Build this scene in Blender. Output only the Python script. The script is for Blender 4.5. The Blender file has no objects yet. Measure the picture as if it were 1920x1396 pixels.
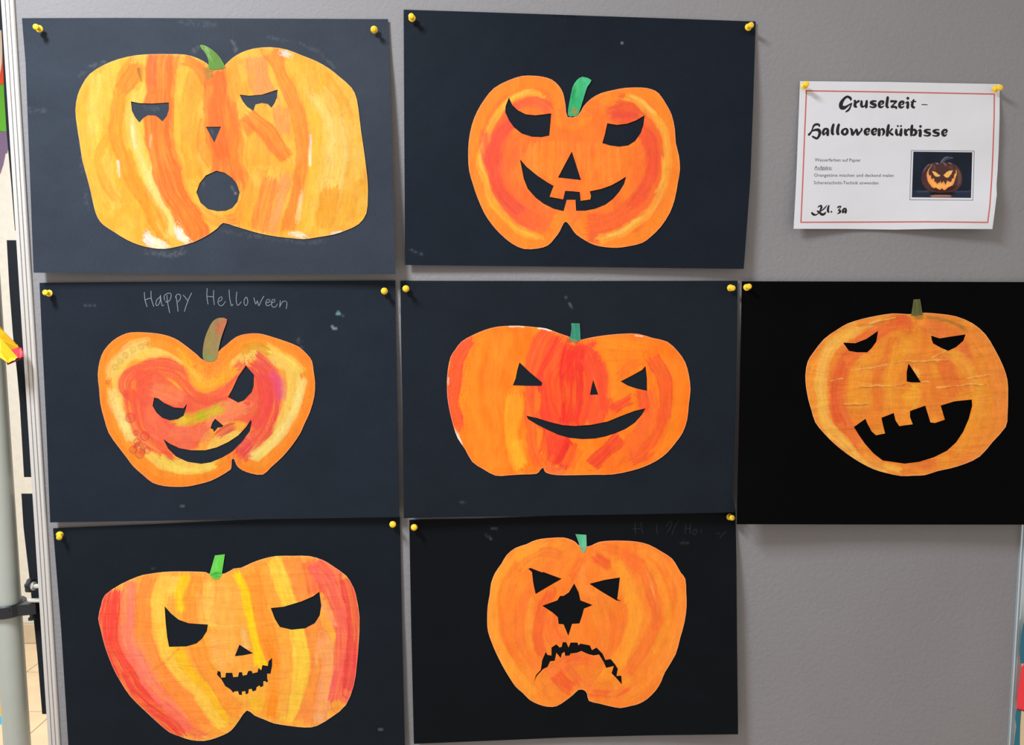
import bpy, math, random
import numpy as np
from mathutils import Vector, Matrix
from mathutils.geometry import delaunay_2d_cdt

# ------------------------------------------------------------------ camera, light, exposure
SC = bpy.context.scene
FPX = 1400.0
PITCH = math.radians(5.2)
ROLL = math.radians(-0.25)
CAM = Vector((0.0, -1.085 * math.cos(PITCH), 1.5))
cam_data = bpy.data.cameras.new('camera')
cam_data.sensor_width = 36.0
cam_data.lens = FPX / 1920.0 * 36.0
cam_data.clip_start = 0.02
cam = bpy.data.objects.new('camera', cam_data)
SC.collection.objects.link(cam)
CAMROT = Matrix.Rotation(math.pi / 2 - PITCH, 3, 'X') @ Matrix.Rotation(ROLL, 3, 'Z')
cam.matrix_world = Matrix.Translation(CAM) @ CAMROT.to_4x4()
SC.camera = cam

world = bpy.data.worlds.new('world')
SC.world = world
world.use_nodes = True
world.node_tree.nodes['Background'].inputs[0].default_value = (1.0, 0.93, 0.865, 1)
world.node_tree.nodes['Background'].inputs[1].default_value = 0.76

def area(name, loc, sx, sy, power, col):
    d = bpy.data.lights.new(name, 'AREA')
    d.shape = 'RECTANGLE'; d.size = sx; d.size_y = sy; d.energy = power; d.color = col
    o = bpy.data.objects.new(name, d); o.location = loc
    SC.collection.objects.link(o)
    return o
area('ceiling_lamp', (-0.88, -1.0, 2.62), 0.20, 0.55, 57.0, (0.93, 0.995, 1.06))
area('wall_fill_light', (-1.3, 1.0, 2.7), 0.6, 1.2, 42.0, (0.98, 0.98, 1.0))  # added fill light, brightens the wall and floor behind the board

SC.view_settings.view_transform = 'Standard'
SC.view_settings.look = 'None'
SC.view_settings.exposure = 0.0
SC.view_settings.gamma = 1.0
SC.view_settings.use_curve_mapping = False

# ------------------------------------------------------------------ helpers
_M = np.array(CAMROT)
_C = np.array(CAM)
def Pn(px, py, depth):
    """pixel of the photo -> point of the plane that lies `depth` metres in front of the board"""
    px = np.asarray(px, float); py = np.asarray(py, float); depth = np.asarray(depth, float) + 0 * px
    d = np.stack([(px - 960.0) / FPX, -(py - 698.0) / FPX, -np.ones_like(px)], -1) @ _M.T
    t = (-depth - _C[1]) / d[..., 1]
    return _C + d * t[..., None]
def P(px, py, depth=0.0):
    return Vector(Pn(px, py, depth).tolist())

def lin(c):
    c = np.asarray(c, float) / 255.0
    return np.where(c <= 0.04045, c / 12.92, ((c + 0.055) / 1.055) ** 2.4)

_rs = np.random.RandomState(7)
_T = _rs.rand(256, 256)
def vnoise(x, y, seed=0):
    x = np.asarray(x, float) + seed * 17.31; y = np.asarray(y, float) + seed * 9.77
    xi = np.floor(x).astype(int); yi = np.floor(y).astype(int)
    fx = x - xi; fy = y - yi
    fx = fx * fx * (3 - 2 * fx); fy = fy * fy * (3 - 2 * fy)
    a = _T[xi & 255, yi & 255]; b = _T[(xi + 1) & 255, yi & 255]
    c = _T[xi & 255, (yi + 1) & 255]; d = _T[(xi + 1) & 255, (yi + 1) & 255]
    return (a * (1 - fx) + b * fx) * (1 - fy) + (c * (1 - fx) + d * fx) * fy
def fbm(x, y, seed=0, o=3):
    s = 0; w = 0.5; t = 0
    for i in range(o):
        s = s + w * vnoise(x * 2 ** i, y * 2 ** i, seed + i * 5); t += w; w *= 0.5
    return s / t
def sstep(x):
    x = np.clip(x, 0, 1); return x * x * (3 - 2 * x)

def seg_dist(X, Y, pts):
    """signed distance, arc length of the nearest point of an open polyline"""
    best = np.full(X.shape, 1e9); sd = np.zeros_like(X); tt = np.zeros_like(X); acc = 0.0
    for (x0, y0), (x1, y1) in zip(pts[:-1], pts[1:]):
        dx, dy = x1 - x0, y1 - y0; L = math.hypot(dx, dy) or 1e-6
        u = np.clip(((X - x0) * dx + (Y - y0) * dy) / (L * L), 0, 1)
        ex, ey = X - (x0 + u * dx), Y - (y0 + u * dy)
        d = np.hypot(ex, ey); m = d < best
        best = np.where(m, d, best)
        sd = np.where(m, np.where(dx * ey - dy * ex > 0, d, -d), sd)
        tt = np.where(m, acc + u * L, tt); acc += L
    return best, sd, tt
def inside(X, Y, poly):
    r = np.zeros(X.shape, bool); n = len(poly)
    for i in range(n):
        x0, y0 = poly[i]; x1, y1 = poly[(i + 1) % n]
        if y0 == y1: continue
        c = ((y0 > Y) != (y1 > Y)) & (X < (x1 - x0) * (Y - y0) / (y1 - y0) + x0)
        r ^= c
    return r
def catmull(pts, n=5, closed=False):
    out = []; N = len(pts)
    rng = range(N) if closed else range(N - 1)
    for i in rng:
        if closed: p0, p1, p2, p3 = (pts[(i + k) % N] for k in (-1, 0, 1, 2))
        else: p0, p1, p2, p3 = (pts[min(max(i + k, 0), N - 1)] for k in (-1, 0, 1, 2))
        for k in range(n):
            t = k / n
            out.append(tuple(0.5 * (2 * p1[j] + (p2[j] - p0[j]) * t + (2 * p0[j] - 5 * p1[j] + 4 * p2[j] - p3[j]) * t * t
                                    + (3 * p1[j] - p0[j] - 3 * p2[j] + p3[j]) * t ** 3) for j in range(len(p1))))
    if not closed: out.append(tuple(pts[-1]))
    return out
def densify(poly, step):
    out = []; N = len(poly)
    for i in range(N):
        a = poly[i]; b = poly[(i + 1) % N]; L = math.hypot(b[0] - a[0], b[1] - a[1]); k = max(1, int(math.ceil(L / step)))
        for j in range(k): out.append((a[0] + (b[0] - a[0]) * j / k, a[1] + (b[1] - a[1]) * j / k))
    return out
def crop(ox, oy, s, pts):
    return [((p[0] / s + ox), (p[1] / s + oy)) + tuple(q / s for q in p[2:]) for p in pts]

# ------------------------------------------------------------------ materials
def new_mat(name):
    m = bpy.data.materials.new(name); m.use_nodes = True
    return m, m.node_tree, m.node_tree.nodes['Principled BSDF']
def nd(nt, t, **kw):
    n = nt.nodes.new(t)
    for k, v in kw.items(): setattr(n, k, v)
    return n
def bump(nt, b, scale, strength, dist=0.001, detail=4, vec=None):
    n = nd(nt, 'ShaderNodeTexNoise'); n.inputs['Scale'].default_value = scale; n.inputs['Detail'].default_value = detail
    g = nd(nt, 'ShaderNodeNewGeometry')
    nt.links.new((vec or g.outputs['Position']), n.inputs['Vector'])
    bp = nd(nt, 'ShaderNodeBump'); bp.inputs['Strength'].default_value = strength; bp.inputs['Distance'].default_value = dist
    nt.links.new(n.outputs['Fac'], bp.inputs['Height']); nt.links.new(bp.outputs['Normal'], b.inputs['Normal'])
    return n, bp
def plain(name, rgb, rough=0.6, metal=0.0, spec=0.5, bs=0.0, bscale=300, var=0.0, vscale=40):
    """flat colour (albedo, sRGB 0-255) with a little procedural mottling and relief"""
    m, nt, b = new_mat(name)
    c = lin(rgb)
    b.inputs['Roughness'].default_value = rough; b.inputs['Metallic'].default_value = metal
    b.inputs['Specular IOR Level'].default_value = spec
    if bs: bump(nt, b, bscale, bs)
    n = nd(nt, 'ShaderNodeTexNoise'); n.inputs['Scale'].default_value = vscale; n.inputs['Detail'].default_value = 3
    g = nd(nt, 'ShaderNodeNewGeometry'); nt.links.new(g.outputs['Position'], n.inputs['Vector'])
    r = nd(nt, 'ShaderNodeValToRGB')
    r.color_ramp.elements[0].position = 0.3; r.color_ramp.elements[1].position = 0.7
    r.color_ramp.elements[0].color = (*(c * (1 - var)), 1); r.color_ramp.elements[1].color = (*np.minimum(c * (1 + var), 1), 1)
    nt.links.new(n.outputs['Fac'], r.inputs['Fac']); nt.links.new(r.outputs['Color'], b.inputs['Base Color'])
    return m
def painted(name, rough, spec, bs=0.25, bscale=500, crinkle=0.0):
    """paint stored on the paper's vertices, paper tooth and fine brush grain from noise"""
    m, nt, b = new_mat(name)
    a = nd(nt, 'ShaderNodeAttribute'); a.attribute_name = 'Col'
    g = nd(nt, 'ShaderNodeNewGeometry')
    mp = nd(nt, 'ShaderNodeMapping'); mp.inputs['Scale'].default_value = (900, 900, 160)
    nt.links.new(g.outputs['Position'], mp.inputs['Vector'])
    n = nd(nt, 'ShaderNodeTexNoise'); n.inputs['Scale'].default_value = 1.0; n.inputs['Detail'].default_value = 2
    nt.links.new(mp.outputs['Vector'], n.inputs['Vector'])
    mr = nd(nt, 'ShaderNodeMapRange'); mr.inputs['To Min'].default_value = 0.86; mr.inputs['To Max'].default_value = 1.14
    nt.links.new(n.outputs['Fac'], mr.inputs['Value'])
    mul = nd(nt, 'ShaderNodeVectorMath', operation='MULTIPLY')
    nt.links.new(a.outputs['Color'], mul.inputs[0]); nt.links.new(mr.outputs['Result'], mul.inputs[1])
    nt.links.new(mul.outputs['Vector'], b.inputs['Base Color'])
    b.inputs['Roughness'].default_value = rough; b.inputs['Specular IOR Level'].default_value = spec
    n1, b1 = bump(nt, b, bscale, bs, 0.0004)
    if crinkle:
        mp2 = nd(nt, 'ShaderNodeMapping'); mp2.inputs['Scale'].default_value = (14, 14, 60)
        nt.links.new(g.outputs['Position'], mp2.inputs['Vector'])
        n2 = nd(nt, 'ShaderNodeTexNoise'); n2.inputs['Scale'].default_value = 1.0; n2.inputs['Detail'].default_value = 3
        n2.inputs['Distortion'].default_value = 0.6
        nt.links.new(mp2.outputs['Vector'], n2.inputs['Vector'])
        b2 = nd(nt, 'ShaderNodeBump'); b2.inputs['Strength'].default_value = crinkle; b2.inputs['Distance'].default_value = 0.006
        nt.links.new(n2.outputs['Fac'], b2.inputs['Height']); nt.links.new(b1.outputs['Normal'], b2.inputs['Normal'])
        nt.links.new(b2.outputs['Normal'], b.inputs['Normal'])
    return m

# ------------------------------------------------------------------ objects
def tag(o, label=None, cat=None, group=None, kind=None):
    if label: o['label'] = label
    if cat: o['category'] = cat
    if group: o['group'] = group
    if kind: o['kind'] = kind
    return o
def empty(name, loc, label, cat, group=None):
    o = bpy.data.objects.new(name, None); o.location = loc; o.empty_display_size = 0.02
    SC.collection.objects.link(o)
    return tag(o, label, cat, group)
def base_loc(parent):
    v = Vector((0, 0, 0))
    while parent is not None: v += parent.location; parent = parent.parent
    return v
def link_mesh(name, me, mat, parent=None):
    o = bpy.data.objects.new(name, me); SC.collection.objects.link(o)
    if mat: me.materials.append(mat)
    if parent is not None: o.parent = parent
    return o
def obj(name, verts, faces, mat, parent=None, cols=None, smooth=False):
    """verts in world coordinates"""
    off = np.array(base_loc(parent))
    v = np.asarray(verts, float) - off
    me = bpy.data.meshes.new(name)
    me.from_pydata(v.tolist(), [], faces)
    if cols is not None:
        at = me.color_attributes.new('Col', 'FLOAT_COLOR', 'POINT')
        c4 = np.ones((len(v), 4), np.float32); c4[:, :3] = cols
        at.data.foreach_set('color', c4.ravel())
    if smooth: me.polygons.foreach_set('use_smooth', [True] * len(me.polygons))
    me.update()
    return link_mesh(name, me, mat, parent)
class MB:
    def __init__(s): s.v = []; s.f = []
    def add(s, v, f):
        b = len(s.v); s.v += [tuple(p) for p in v]; s.f += [tuple(i + b for i in q) for q in f]; return s
    def box(s, a, b, bev=0.0):
        x0, y0, z0 = (min(a[i], b[i]) for i in range(3)); x1, y1, z1 = (max(a[i], b[i]) for i in range(3))
        if bev:
            c = min(bev, (x1 - x0) / 2.1, (z1 - z0) / 2.1, (y1 - y0) / 2.1)
            vs = []
            for (y, k) in ((y0, c), (y0 + c, 0), (y1 - c, 0), (y1, c)):
                for (x, z) in ((x0 + k, z0 + k), (x1 - k, z0 + k), (x1 - k, z1 - k), (x0 + k, z1 - k)): vs.append((x, y, z))
            fs = [(0, 1, 2, 3), (15, 14, 13, 12)]
            for r in range(3):
                for j in range(4): fs.append((r * 4 + j, r * 4 + 4 + j, r * 4 + 4 + (j + 1) % 4, r * 4 + (j + 1) % 4))
            return s.add(vs, fs)
        vs = [(x, y, z) for z in (z0, z1) for y in (y0, y1) for x in (x0, x1)]
        return s.add(vs, [(0, 2, 3, 1), (4, 5, 7, 6), (0, 1, 5, 4), (2, 6, 7, 3), (0, 4, 6, 2), (1, 3, 7, 5)])
    def lathe(s, prof, origin, axis, n=20):
        """prof: (radius, distance along axis)"""
        a = Vector(axis).normalized(); u = a.orthogonal().normalized(); w = a.cross(u); o = Vector(origin)
        vs = []; fs = []
        for r, t in prof:
            for k in range(n):
                an = 2 * math.pi * k / n
                vs.append(o + a * t + (u * math.cos(an) + w * math.sin(an)) * r)
        m = len(prof)
        for i in range(m - 1):
            for k in range(n): fs.append((i * n + k, i * n + (k + 1) % n, (i + 1) * n + (k + 1) % n, (i + 1) * n + k))
        fs.append(tuple(reversed(range(n)))); fs.append(tuple((m - 1) * n + k for k in range(n)))
        return s.add(vs, fs)
    def build(s, name, mat, parent=None, smooth=False):
        o = obj(name, s.v, s.f, mat, parent, smooth=smooth)
        if smooth:
            try:
                o.data.set_sharp_from_angle(angle=math.radians(40))
            except Exception: pass
        return o

def paper(name, outline, holes, D, th, sp, mat, parent, colf=None, back=False):
    """a cut sheet of paper: outline and holes in photo pixels, D(px,py) its standing-off from the board"""
    loops = [densify(outline, sp * 1.5)] + [densify(h, sp * 1.5) for h in holes]
    pts = []; edges = []; bx = []
    for lp in loops:
        b = len(pts); n = len(lp); pts += lp; edges += [(b + i, b + (i + 1) % n) for i in range(n)]
    B = np.array(pts)
    x0, y0 = B.min(0); x1, y1 = B.max(0)
    gx, gy = np.meshgrid(np.arange(x0, x1, sp), np.arange(y0, y1, sp * 0.87))
    gx = gx + (np.arange(gx.shape[0]) % 2)[:, None] * sp * 0.5
    gx = gx.ravel(); gy = gy.ravel()
    ok = inside(gx, gy, loops[0])
    for h in loops[1:]: ok &= ~inside(gx, gy, h)
    # keep clear of the cut edge: mark cells near boundary points
    key = set()
    cs = sp * 0.6
    for (x, y) in densify_pts(loops, sp * 0.5):
        ix, iy = int(x // cs), int(y // cs)
        key.add((ix, iy))
    kx = (gx // cs).astype(int); ky = (gy // cs).astype(int)
    near = np.fromiter(((a, b) in key for a, b in zip(kx.tolist(), ky.tolist())), bool, len(kx))
    ok &= ~near
    allp = [Vector(p) for p in pts] + [Vector((a, b)) for a, b in zip(gx[ok].tolist(), gy[ok].tolist())]
    vo, eo, fo, ov, oe, of = delaunay_2d_cdt(allp, edges, [], 0, 1e-6)
    V = np.array([(p.x, p.y) for p in vo]); F = np.array([f[:] for f in fo])
    cen = V[F].mean(1)
    k = inside(cen[:, 0], cen[:, 1], loops[0])
    for h in loops[1:]: k &= ~inside(cen[:, 0], cen[:, 1], h)
    F = F[k]
    a = V[F[:, 1]] - V[F[:, 0]]; b = V[F[:, 2]] - V[F[:, 0]]
    flip = (a[:, 0] * b[:, 1] - a[:, 1] * b[:, 0]) > 0
    F[flip] = F[flip][:, ::-1]
    used = np.unique(F); remap = -np.ones(len(V), int); remap[used] = np.arange(len(used))
    V = V[used]; F = remap[F]
    d = D(V[:, 0], V[:, 1])
    front = Pn(V[:, 0], V[:, 1], d + th)
    # boundary edges -> side walls
    E = np.concatenate([F[:, [0, 1]], F[:, [1, 2]], F[:, [2, 0]]])
    Es = set(map(tuple, E.tolist()))
    bd = [(p, q) for p, q in Es if (q, p) not in Es]
    n = len(V)
    if back:
        backv = front.copy(); backv[:, 1] += th
        verts = np.concatenate([front, backv])
        faces = F.tolist() + (F[:, ::-1] + n).tolist() + [(q, p, p + n, q + n) for p, q in bd]
    else:
        bv = sorted(set(i for e in bd for i in e)); bm = {v: n + i for i, v in enumerate(bv)}
        backv = front[bv].copy(); backv[:, 1] += th
        verts = np.concatenate([front, backv])
        faces = F.tolist() + [(q, p, bm[p], bm[q]) for p, q in bd]
    cols = None
    if colf is not None:
        c = colf(V[:, 0], V[:, 1])
        cols = np.concatenate([c, c if back else c[bv]])
    return obj(name, verts, faces, mat, parent, cols, smooth=False)
def densify_pts(loops, step):
    for lp in loops:
        for p in densify(lp, step): yield p

def ribbons(name, strokes, D, eps, mat, parent):
    """pen strokes: lists of (px, py, width) laid on the sheet"""
    V = []; F = []
    for st in strokes:
        for i, (x, y, w) in enumerate(st):
            b = len(V)
            for k in range(8):
                a = math.pi * k / 4 + 0.39; V.append((x + math.cos(a) * w / 2, y + math.sin(a) * w / 2))
            F.append(tuple(b + k for k in range(8)))
            if i:
                x0, y0, w0 = st[i - 1]; dx, dy = x - x0, y - y0; L = math.hypot(dx, dy) or 1e-6
                nx, ny = -dy / L, dx / L; b = len(V)
                V += [(x0 + nx * w0 / 2, y0 + ny * w0 / 2), (x + nx * w / 2, y + ny * w / 2), (x - nx * w / 2, y - ny * w / 2), (x0 - nx * w0 / 2, y0 - ny * w0 / 2)]
                F.append((b, b + 1, b + 2, b + 3))
    A = np.array(V); p = Pn(A[:, 0], A[:, 1], D(A[:, 0], A[:, 1]) + eps)
    FF = []
    for f in F:
        q = A[list(f)]; s = sum(q[i][0] * q[(i + 1) % len(f)][1] - q[(i + 1) % len(f)][0] * q[i][1] for i in range(len(f)))
        FF.append(f[::-1] if s > 0 else f)
    return obj(name, p, FF, mat, parent)
def typed(name, lines, D, eps, mat, parent):
    """lines: (text, x0, y0 baseline, x1, y1 baseline, height factor)"""
    V = []; F = []
    for txt, x0, y0, x1, y1, hs in lines:
        cu = bpy.data.curves.new('t', 'FONT'); cu.body = txt; cu.size = 1.0; cu.resolution_u = 2; cu.offset = 0.0
        o = bpy.data.objects.new('t', cu)
        me = bpy.data.meshes.new_from_object(o)
        vs = np.array([v.co[:] for v in me.vertices])
        k = (x1 - x0) / (vs[:, 0].max() - vs[:, 0].min()); mn = vs[:, 0].min()
        b = len(V)
        for v in vs:
            t = (v[0] - mn) * k; V.append((x0 + t, y0 + (y1 - y0) * t / (x1 - x0) - v[1] * hs))
        for pl in me.polygons: F.append(tuple(b + i for i in pl.vertices))
        bpy.data.objects.remove(o); bpy.data.curves.remove(cu); bpy.data.meshes.remove(me)
    A = np.array(V); p = Pn(A[:, 0], A[:, 1], D(A[:, 0], A[:, 1]) + eps)
    return obj(name, p, F, mat, parent)

class Painter:
    """lays brush strokes over the vertices of a sheet of paper (paint colours given as sRGB)"""
    def __init__(s, ox, oy, sc, E, outline):
        s.ox, s.oy, s.sc, s.E, s.ops, s.out = ox, oy, sc, E, [], outline; s.rim = 0.28
    def base(s, c, c2=None): s.ops.append(('base', c, c2 or c)); return s
    def st(s, pts, c, w, a=0.9, soft=5, streak=0.32): s.ops.append(('st', pts, c, w, a, soft, streak)); return s
    def ring(s, d0, d1, c, a=0.85, soft=4, streak=0.3): s.ops.append(('ring', d0, d1, c, a, soft, streak)); return s
    def poly(s, pts, c, a=1.0): s.ops.append(('poly', pts, c, a)); return s
    def speck(s, c, a, th=0.8, box=None, f=3.0): s.ops.append(('speck', c, a, th, box, f)); return s
    def ringlet(s, x, y, r, c): s.ops.append(('ringlet', x, y, r, c)); return s
    def __call__(s, X, Y):
        sc = s.sc; seed = 1
        C = np.zeros((len(X), 3))
        wx = (vnoise(X / 45, Y / 45, 3) - 0.5) * 9 + (fbm(X / 9, Y / 9, 4) - 0.5) * 2; wy = (vnoise(X / 45, Y / 45, 9) - 0.5) * 9 + (fbm(X / 9, Y / 9, 6) - 0.5) * 2
        closed = s.out + [s.out[0]]
        dout = seg_dist(X, Y, closed)[0]
        mix = lambda C, c, m: C * (1 - m[:, None]) + lin(c)[None] * m[:, None]
        for op in s.ops:
            seed += 1
            if op[0] == 'base':
                n = sstep((fbm(X / 28, Y / 45, seed) - 0.3) / 0.4)
                C = lin(op[1])[None] * (1 - n[:, None]) + lin(op[2])[None] * n[:, None]
            elif op[0] == 'st':
                _, pts, c, w, a, soft, streak = op
                pts = catmull([(p[0] / sc + s.ox, p[1] / sc + s.oy) for p in pts], 3) if len(pts) > 2 else [(p[0] / sc + s.ox, p[1] / sc + s.oy) for p in pts]
                w = w / sc; xs = [p[0] for p in pts]; ys = [p[1] for p in pts]; m0 = w + 12
                sel = np.nonzero((X > min(xs) - m0) & (X < max(xs) + m0) & (Y > min(ys) - m0) & (Y < max(ys) + m0))[0]
                if not len(sel): continue
                x = X[sel] + wx[sel]; y = Y[sel] + wy[sel]
                b, sd, t = seg_dist(x, y, pts)
                wv = w / 2 * (0.85 + 0.3 * vnoise(t / 22, sd * 0 + seed, seed)) + (vnoise(sd / 1.6, t / 9, seed + 3) - 0.5) * 3
                m = sstep((wv - b) / soft + 0.5) * a
                # the brush runs dry at both ends
                Lt = t.max() if len(t) else 1.0
                en = np.minimum(t, sum(math.hypot(q[0] - r_[0], q[1] - r_[1]) for q, r_ in zip(pts[1:], pts[:-1])) - t)
                if w > 5: m = m * sstep((en + 3 - 13 * vnoise(sd / 1.4, sd * 0 + seed, seed + 6)) / 4 + 0.5)
                sk = vnoise(sd / 1.7, t / 38, seed + 1) * 0.6 + vnoise(sd / 4.5, t / 70, seed + 2) * 0.4
                m = m * (1 - streak * sstep((sk - 0.35) / 0.4))
                C[sel] = mix(C[sel], c, m)
                # pigment gathers at the edge of the wet stroke
                edge = np.exp(-((b - wv + soft * 0.5) / 1.3) ** 2) * 0.07 * a
                C[sel] *= (1 - edge + m * 0.10 * (vnoise(sd / 1.1, t / 55, seed + 8) - 0.5) + m * 0.08 * (vnoise(sd / 3.5, t / 30, seed + 9) - 0.5))[:, None]
            elif op[0] == 'ring':
                _, d0, d1, c, a, soft, streak = op
                dd = dout + wx * 0.5
                m = sstep((dd - d0 / sc) / soft + 0.5) * sstep((d1 / sc - dd) / soft + 0.5) * a
                sk = vnoise(dout / 1.8, (X + Y) / 45, seed)
                C = mix(C, c, m * (1 - streak * sk))
            elif op[0] == 'poly':
                pts = [(p[0] / sc + s.ox, p[1] / sc + s.oy) for p in op[1]]
                C = mix(C, op[2], inside(X, Y, pts) * op[3])
            elif op[0] == 'speck':
                _, c, a, th, box, f = op
                m = (vnoise(X / f * 2.2, Y / f * 2.2, seed) > th) * a
                if box:
                    bx = [box[0] / sc + s.ox, box[1] / sc + s.oy, box[2] / sc + s.ox, box[3] / sc + s.oy]
                    fall = sstep((X - bx[0]) / 6) * sstep((bx[2] - X) / 6) * sstep((Y - bx[1]) / 6) * sstep((bx[3] - Y) / 6)
                    m = m * fall
                C = mix(C, c, m)
            elif op[0] == 'ringlet':
                _, x, y, r, c = op
                d = np.hypot(X - (x / sc + s.ox), Y - (y / sc + s.oy)) - r / sc
                C = mix(C, c, np.maximum(np.exp(-(d / 1.1) ** 2) * 0.75, (d < 0) * 0.3))
        # overall watery mottling
        n = fbm(X / 9, Y / 16, 31, 4)
        C = C * (0.93 + 0.16 * n)[:, None]
        C[:, 1] *= (0.96 + 0.1 * vnoise(X / 2.0, Y / 20.0, 44)) * (0.90 + 0.2 * fbm(X / 8, Y / 26, 51, 3))
        C[:, 2] *= 0.75 + 0.5 * fbm(X / 10, Y / 24, 57, 3)
        # bare white paper right at the cut
        e = np.exp(-(dout / 0.9) ** 2) * s.rim
        C = C * (1 - e[:, None]) + lin((255, 225, 190))[None] * e[:, None]
        return np.minimum(C / s.E, 0.92)

# ------------------------------------------------------------------ room behind the board
M_wall = plain('wall_plaster', (222, 219, 208), 0.9, bs=0.5, bscale=90, var=0.04)
M_tile = plain('floor_tile', (222, 198, 160), 0.45, var=0.06, vscale=12, bs=0.1)
M_grout = plain('grout', (150, 128, 100), 0.9, bs=0.3)
M_base = plain('baseboard_tile', (200, 184, 155), 0.5, var=0.05)
T = 0.302
def ground(px, py):
    d = Vector(((px - 960) / FPX, -(py - 698) / FPX, -1)); d = CAMROT @ d
    t = -CAM.z / d.z; return CAM + d * t
g0 = ground(50, 1259)
X0, Y0 = g0.x, g0.y
WY = Y0 + 0.16 + 0.1          # plane of the rear wall
WY = ground(60, 1203).y
fl = MB().box((-3.2, -1.4, -0.05), (3.2, WY + 0.1, -0.004)).build('floor', M_grout); tag(fl, kind='structure')
tmesh = None; cnt = 0
for i in range(-8, 16):
    for j in range(-7, 4):
        xa = X0 + i * T; ya = Y0 + j * T; yb = min(ya + T, WY)
        if yb - ya < 0.03 or xa < -3.0 or xa > 3.0: continue
        full = yb - ya > T - 0.01
        if full and tmesh is not None:
            o = bpy.data.objects.new('tile', tmesh); SC.collection.objects.link(o)
        else:
            o = MB().box((0.002, 0.002, -0.009), (T - 0.002, yb - ya - 0.002, 0.0), 0.0012).build('tile', M_tile)
            if full: tmesh = o.data
        o.parent = fl; o.location = (xa, ya, 0); cnt += 1
print('tiles', cnt)
w = MB().box((-3.2, WY, -0.05), (3.2, WY + 0.12, 2.9)).build('wall_back', M_wall); tag(w, kind='structure')
bb = MB().box((-3.2, WY - 0.006, 0.0), (3.2, WY, 0.088)).build('baseboard_back', M_grout); tag(bb, kind='structure')
bm_ = None
for i in range(-8, 14):
    if bm_ is None:
        o = MB().box((0.002, -0.010, 0.001), (T - 0.002, 0, 0.09), 0.002).build('tile', M_base); bm_ = o.data
    else:
        o = bpy.data.objects.new('tile', bm_); SC.collection.objects.link(o)
    o.parent = bb; o.location = (X0 + i * T, WY - 0.006, 0)

# colourful sheet pinned to the rear wall, seen past the upper left corner of the board
def wallP(px, py, off=0.0): return P(px, py, -(WY - off))
wp = empty('wall_poster', wallP(-30, 330, 0.002), 'colourful striped paper figure on the cream wall, behind the upper left board corner', 'poster')
def wall_piece(name, pts, rgb, off, parent, th=0.002):
    f = [wallP(x, y, off + th) for x, y in pts]; bk = [Vector((v.x, v.y + th, v.z)) for v in f]; n = len(pts)
    fs = [tuple(range(n)), tuple(reversed(range(n, 2 * n)))] + [((k + 1) % n, k, k + n, (k + 1) % n + n) for k in range(n)]
    a = sum(pts[i][0] * pts[(i + 1) % n][1] - pts[(i + 1) % n][0] * pts[i][1] for i in range(n))
    if a > 0: fs = [t[::-1] for t in fs]
    return obj(name, f + bk, fs, plain(name, rgb, 0.6), parent)
wall_piece('pale_panel', [(-70, 58), (3, 58), (4, 80), (3, 118), (0, 145), (-70, 150)], (232, 212, 190), 0.0, wp)
wall_piece('red_panel', [(-72, 138), (0, 138), (4, 118), (5, 90), (10, 90), (10, 158), (-72, 160)], (222, 70, 25), 0.002, wp)
wall_piece('green_panel', [(-74, 158), (10, 155), (12, 200), (14, 246), (-74, 250)], (90, 172, 40), 0.0, wp)
wall_piece('purple_panel', [(-74, 246), (14, 246), (16, 275), (13, 287), (10, 287), (6, 308), (0, 326), (-40, 338), (-74, 320)], (120, 98, 128), 0.0, wp)
tp = empty('wall_poster', wallP(-30, 58, 0.002), 'dark teal sheet on the cream wall above the striped paper figure', 'poster')
wall_piece('sheet', [(-70, -30), (8, -30), (8, 56), (-70, 56)], (18, 62, 84), 0.0, tp)
rd = MB().lathe([(0.005, 0), (0.005, 0.35)], wallP(12, 11, 0.03), (-1, 0, 0), 12)
tag(rd.build('hanging_rod', plain('rod_metal', (200, 195, 180), 0.3, 0.6), smooth=True), 'thin pale metal rod across the dark teal sheet, top left', 'rod')

# ------------------------------------------------------------------ the pin board
def mat_felt():
    m, nt, b = new_mat('grey_felt')
    g = nd(nt, 'ShaderNodeNewGeometry')
    n = nd(nt, 'ShaderNodeTexNoise'); n.inputs['Scale'].default_value = 6; n.inputs['Detail'].default_value = 6
    nt.links.new(g.outputs['Position'], n.inputs['Vector'])
    r = nd(nt, 'ShaderNodeValToRGB'); c = lin((133, 131, 133))
    r.color_ramp.elements[0].color = (*(c * 0.93), 1); r.color_ramp.elements[1].color = (*(c * 1.07), 1)
    nt.links.new(n.outputs['Fac'], r.inputs['Fac']); nt.links.new(r.outputs['Color'], b.inputs['Base Color'])
    b.inputs['Roughness'].default_value = 0.95; b.inputs['Specular IOR Level'].default_value = 0.15
    f1 = nd(nt, 'ShaderNodeTexNoise'); f1.inputs['Scale'].default_value = 135; f1.inputs['Detail'].default_value = 6; f1.inputs['Roughness'].default_value = 0.62
    f1.inputs['Distortion'].default_value = 0.5
    nt.links.new(g.outputs['Position'], f1.inputs['Vector'])
    b1 = nd(nt, 'ShaderNodeBump'); b1.inputs['Strength'].default_value = 0.5; b1.inputs['Distance'].default_value = 0.0022
    nt.links.new(f1.outputs['Fac'], b1.inputs['Height']); nt.links.new(b1.outputs['Normal'], b.inputs['Normal'])
    return m
M_felt = mat_felt()
M_alu = plain('satin_aluminium', (196, 192, 188), 0.42, 0.25, var=0.02, vscale=200)
M_alu_r = plain('polished_aluminium', (196, 208, 214), 0.30, 0.6, var=0.02, vscale=200)
M_groove = plain('groove', (120, 116, 114), 0.6, 0.2)
FR = 0.004
XL0 = (P(6, 0, FR).x + P(82, 1396, FR).x) / 2; XL1 = (P(31.5, 0, FR).x + P(105.5, 1396, FR).x) / 2
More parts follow.
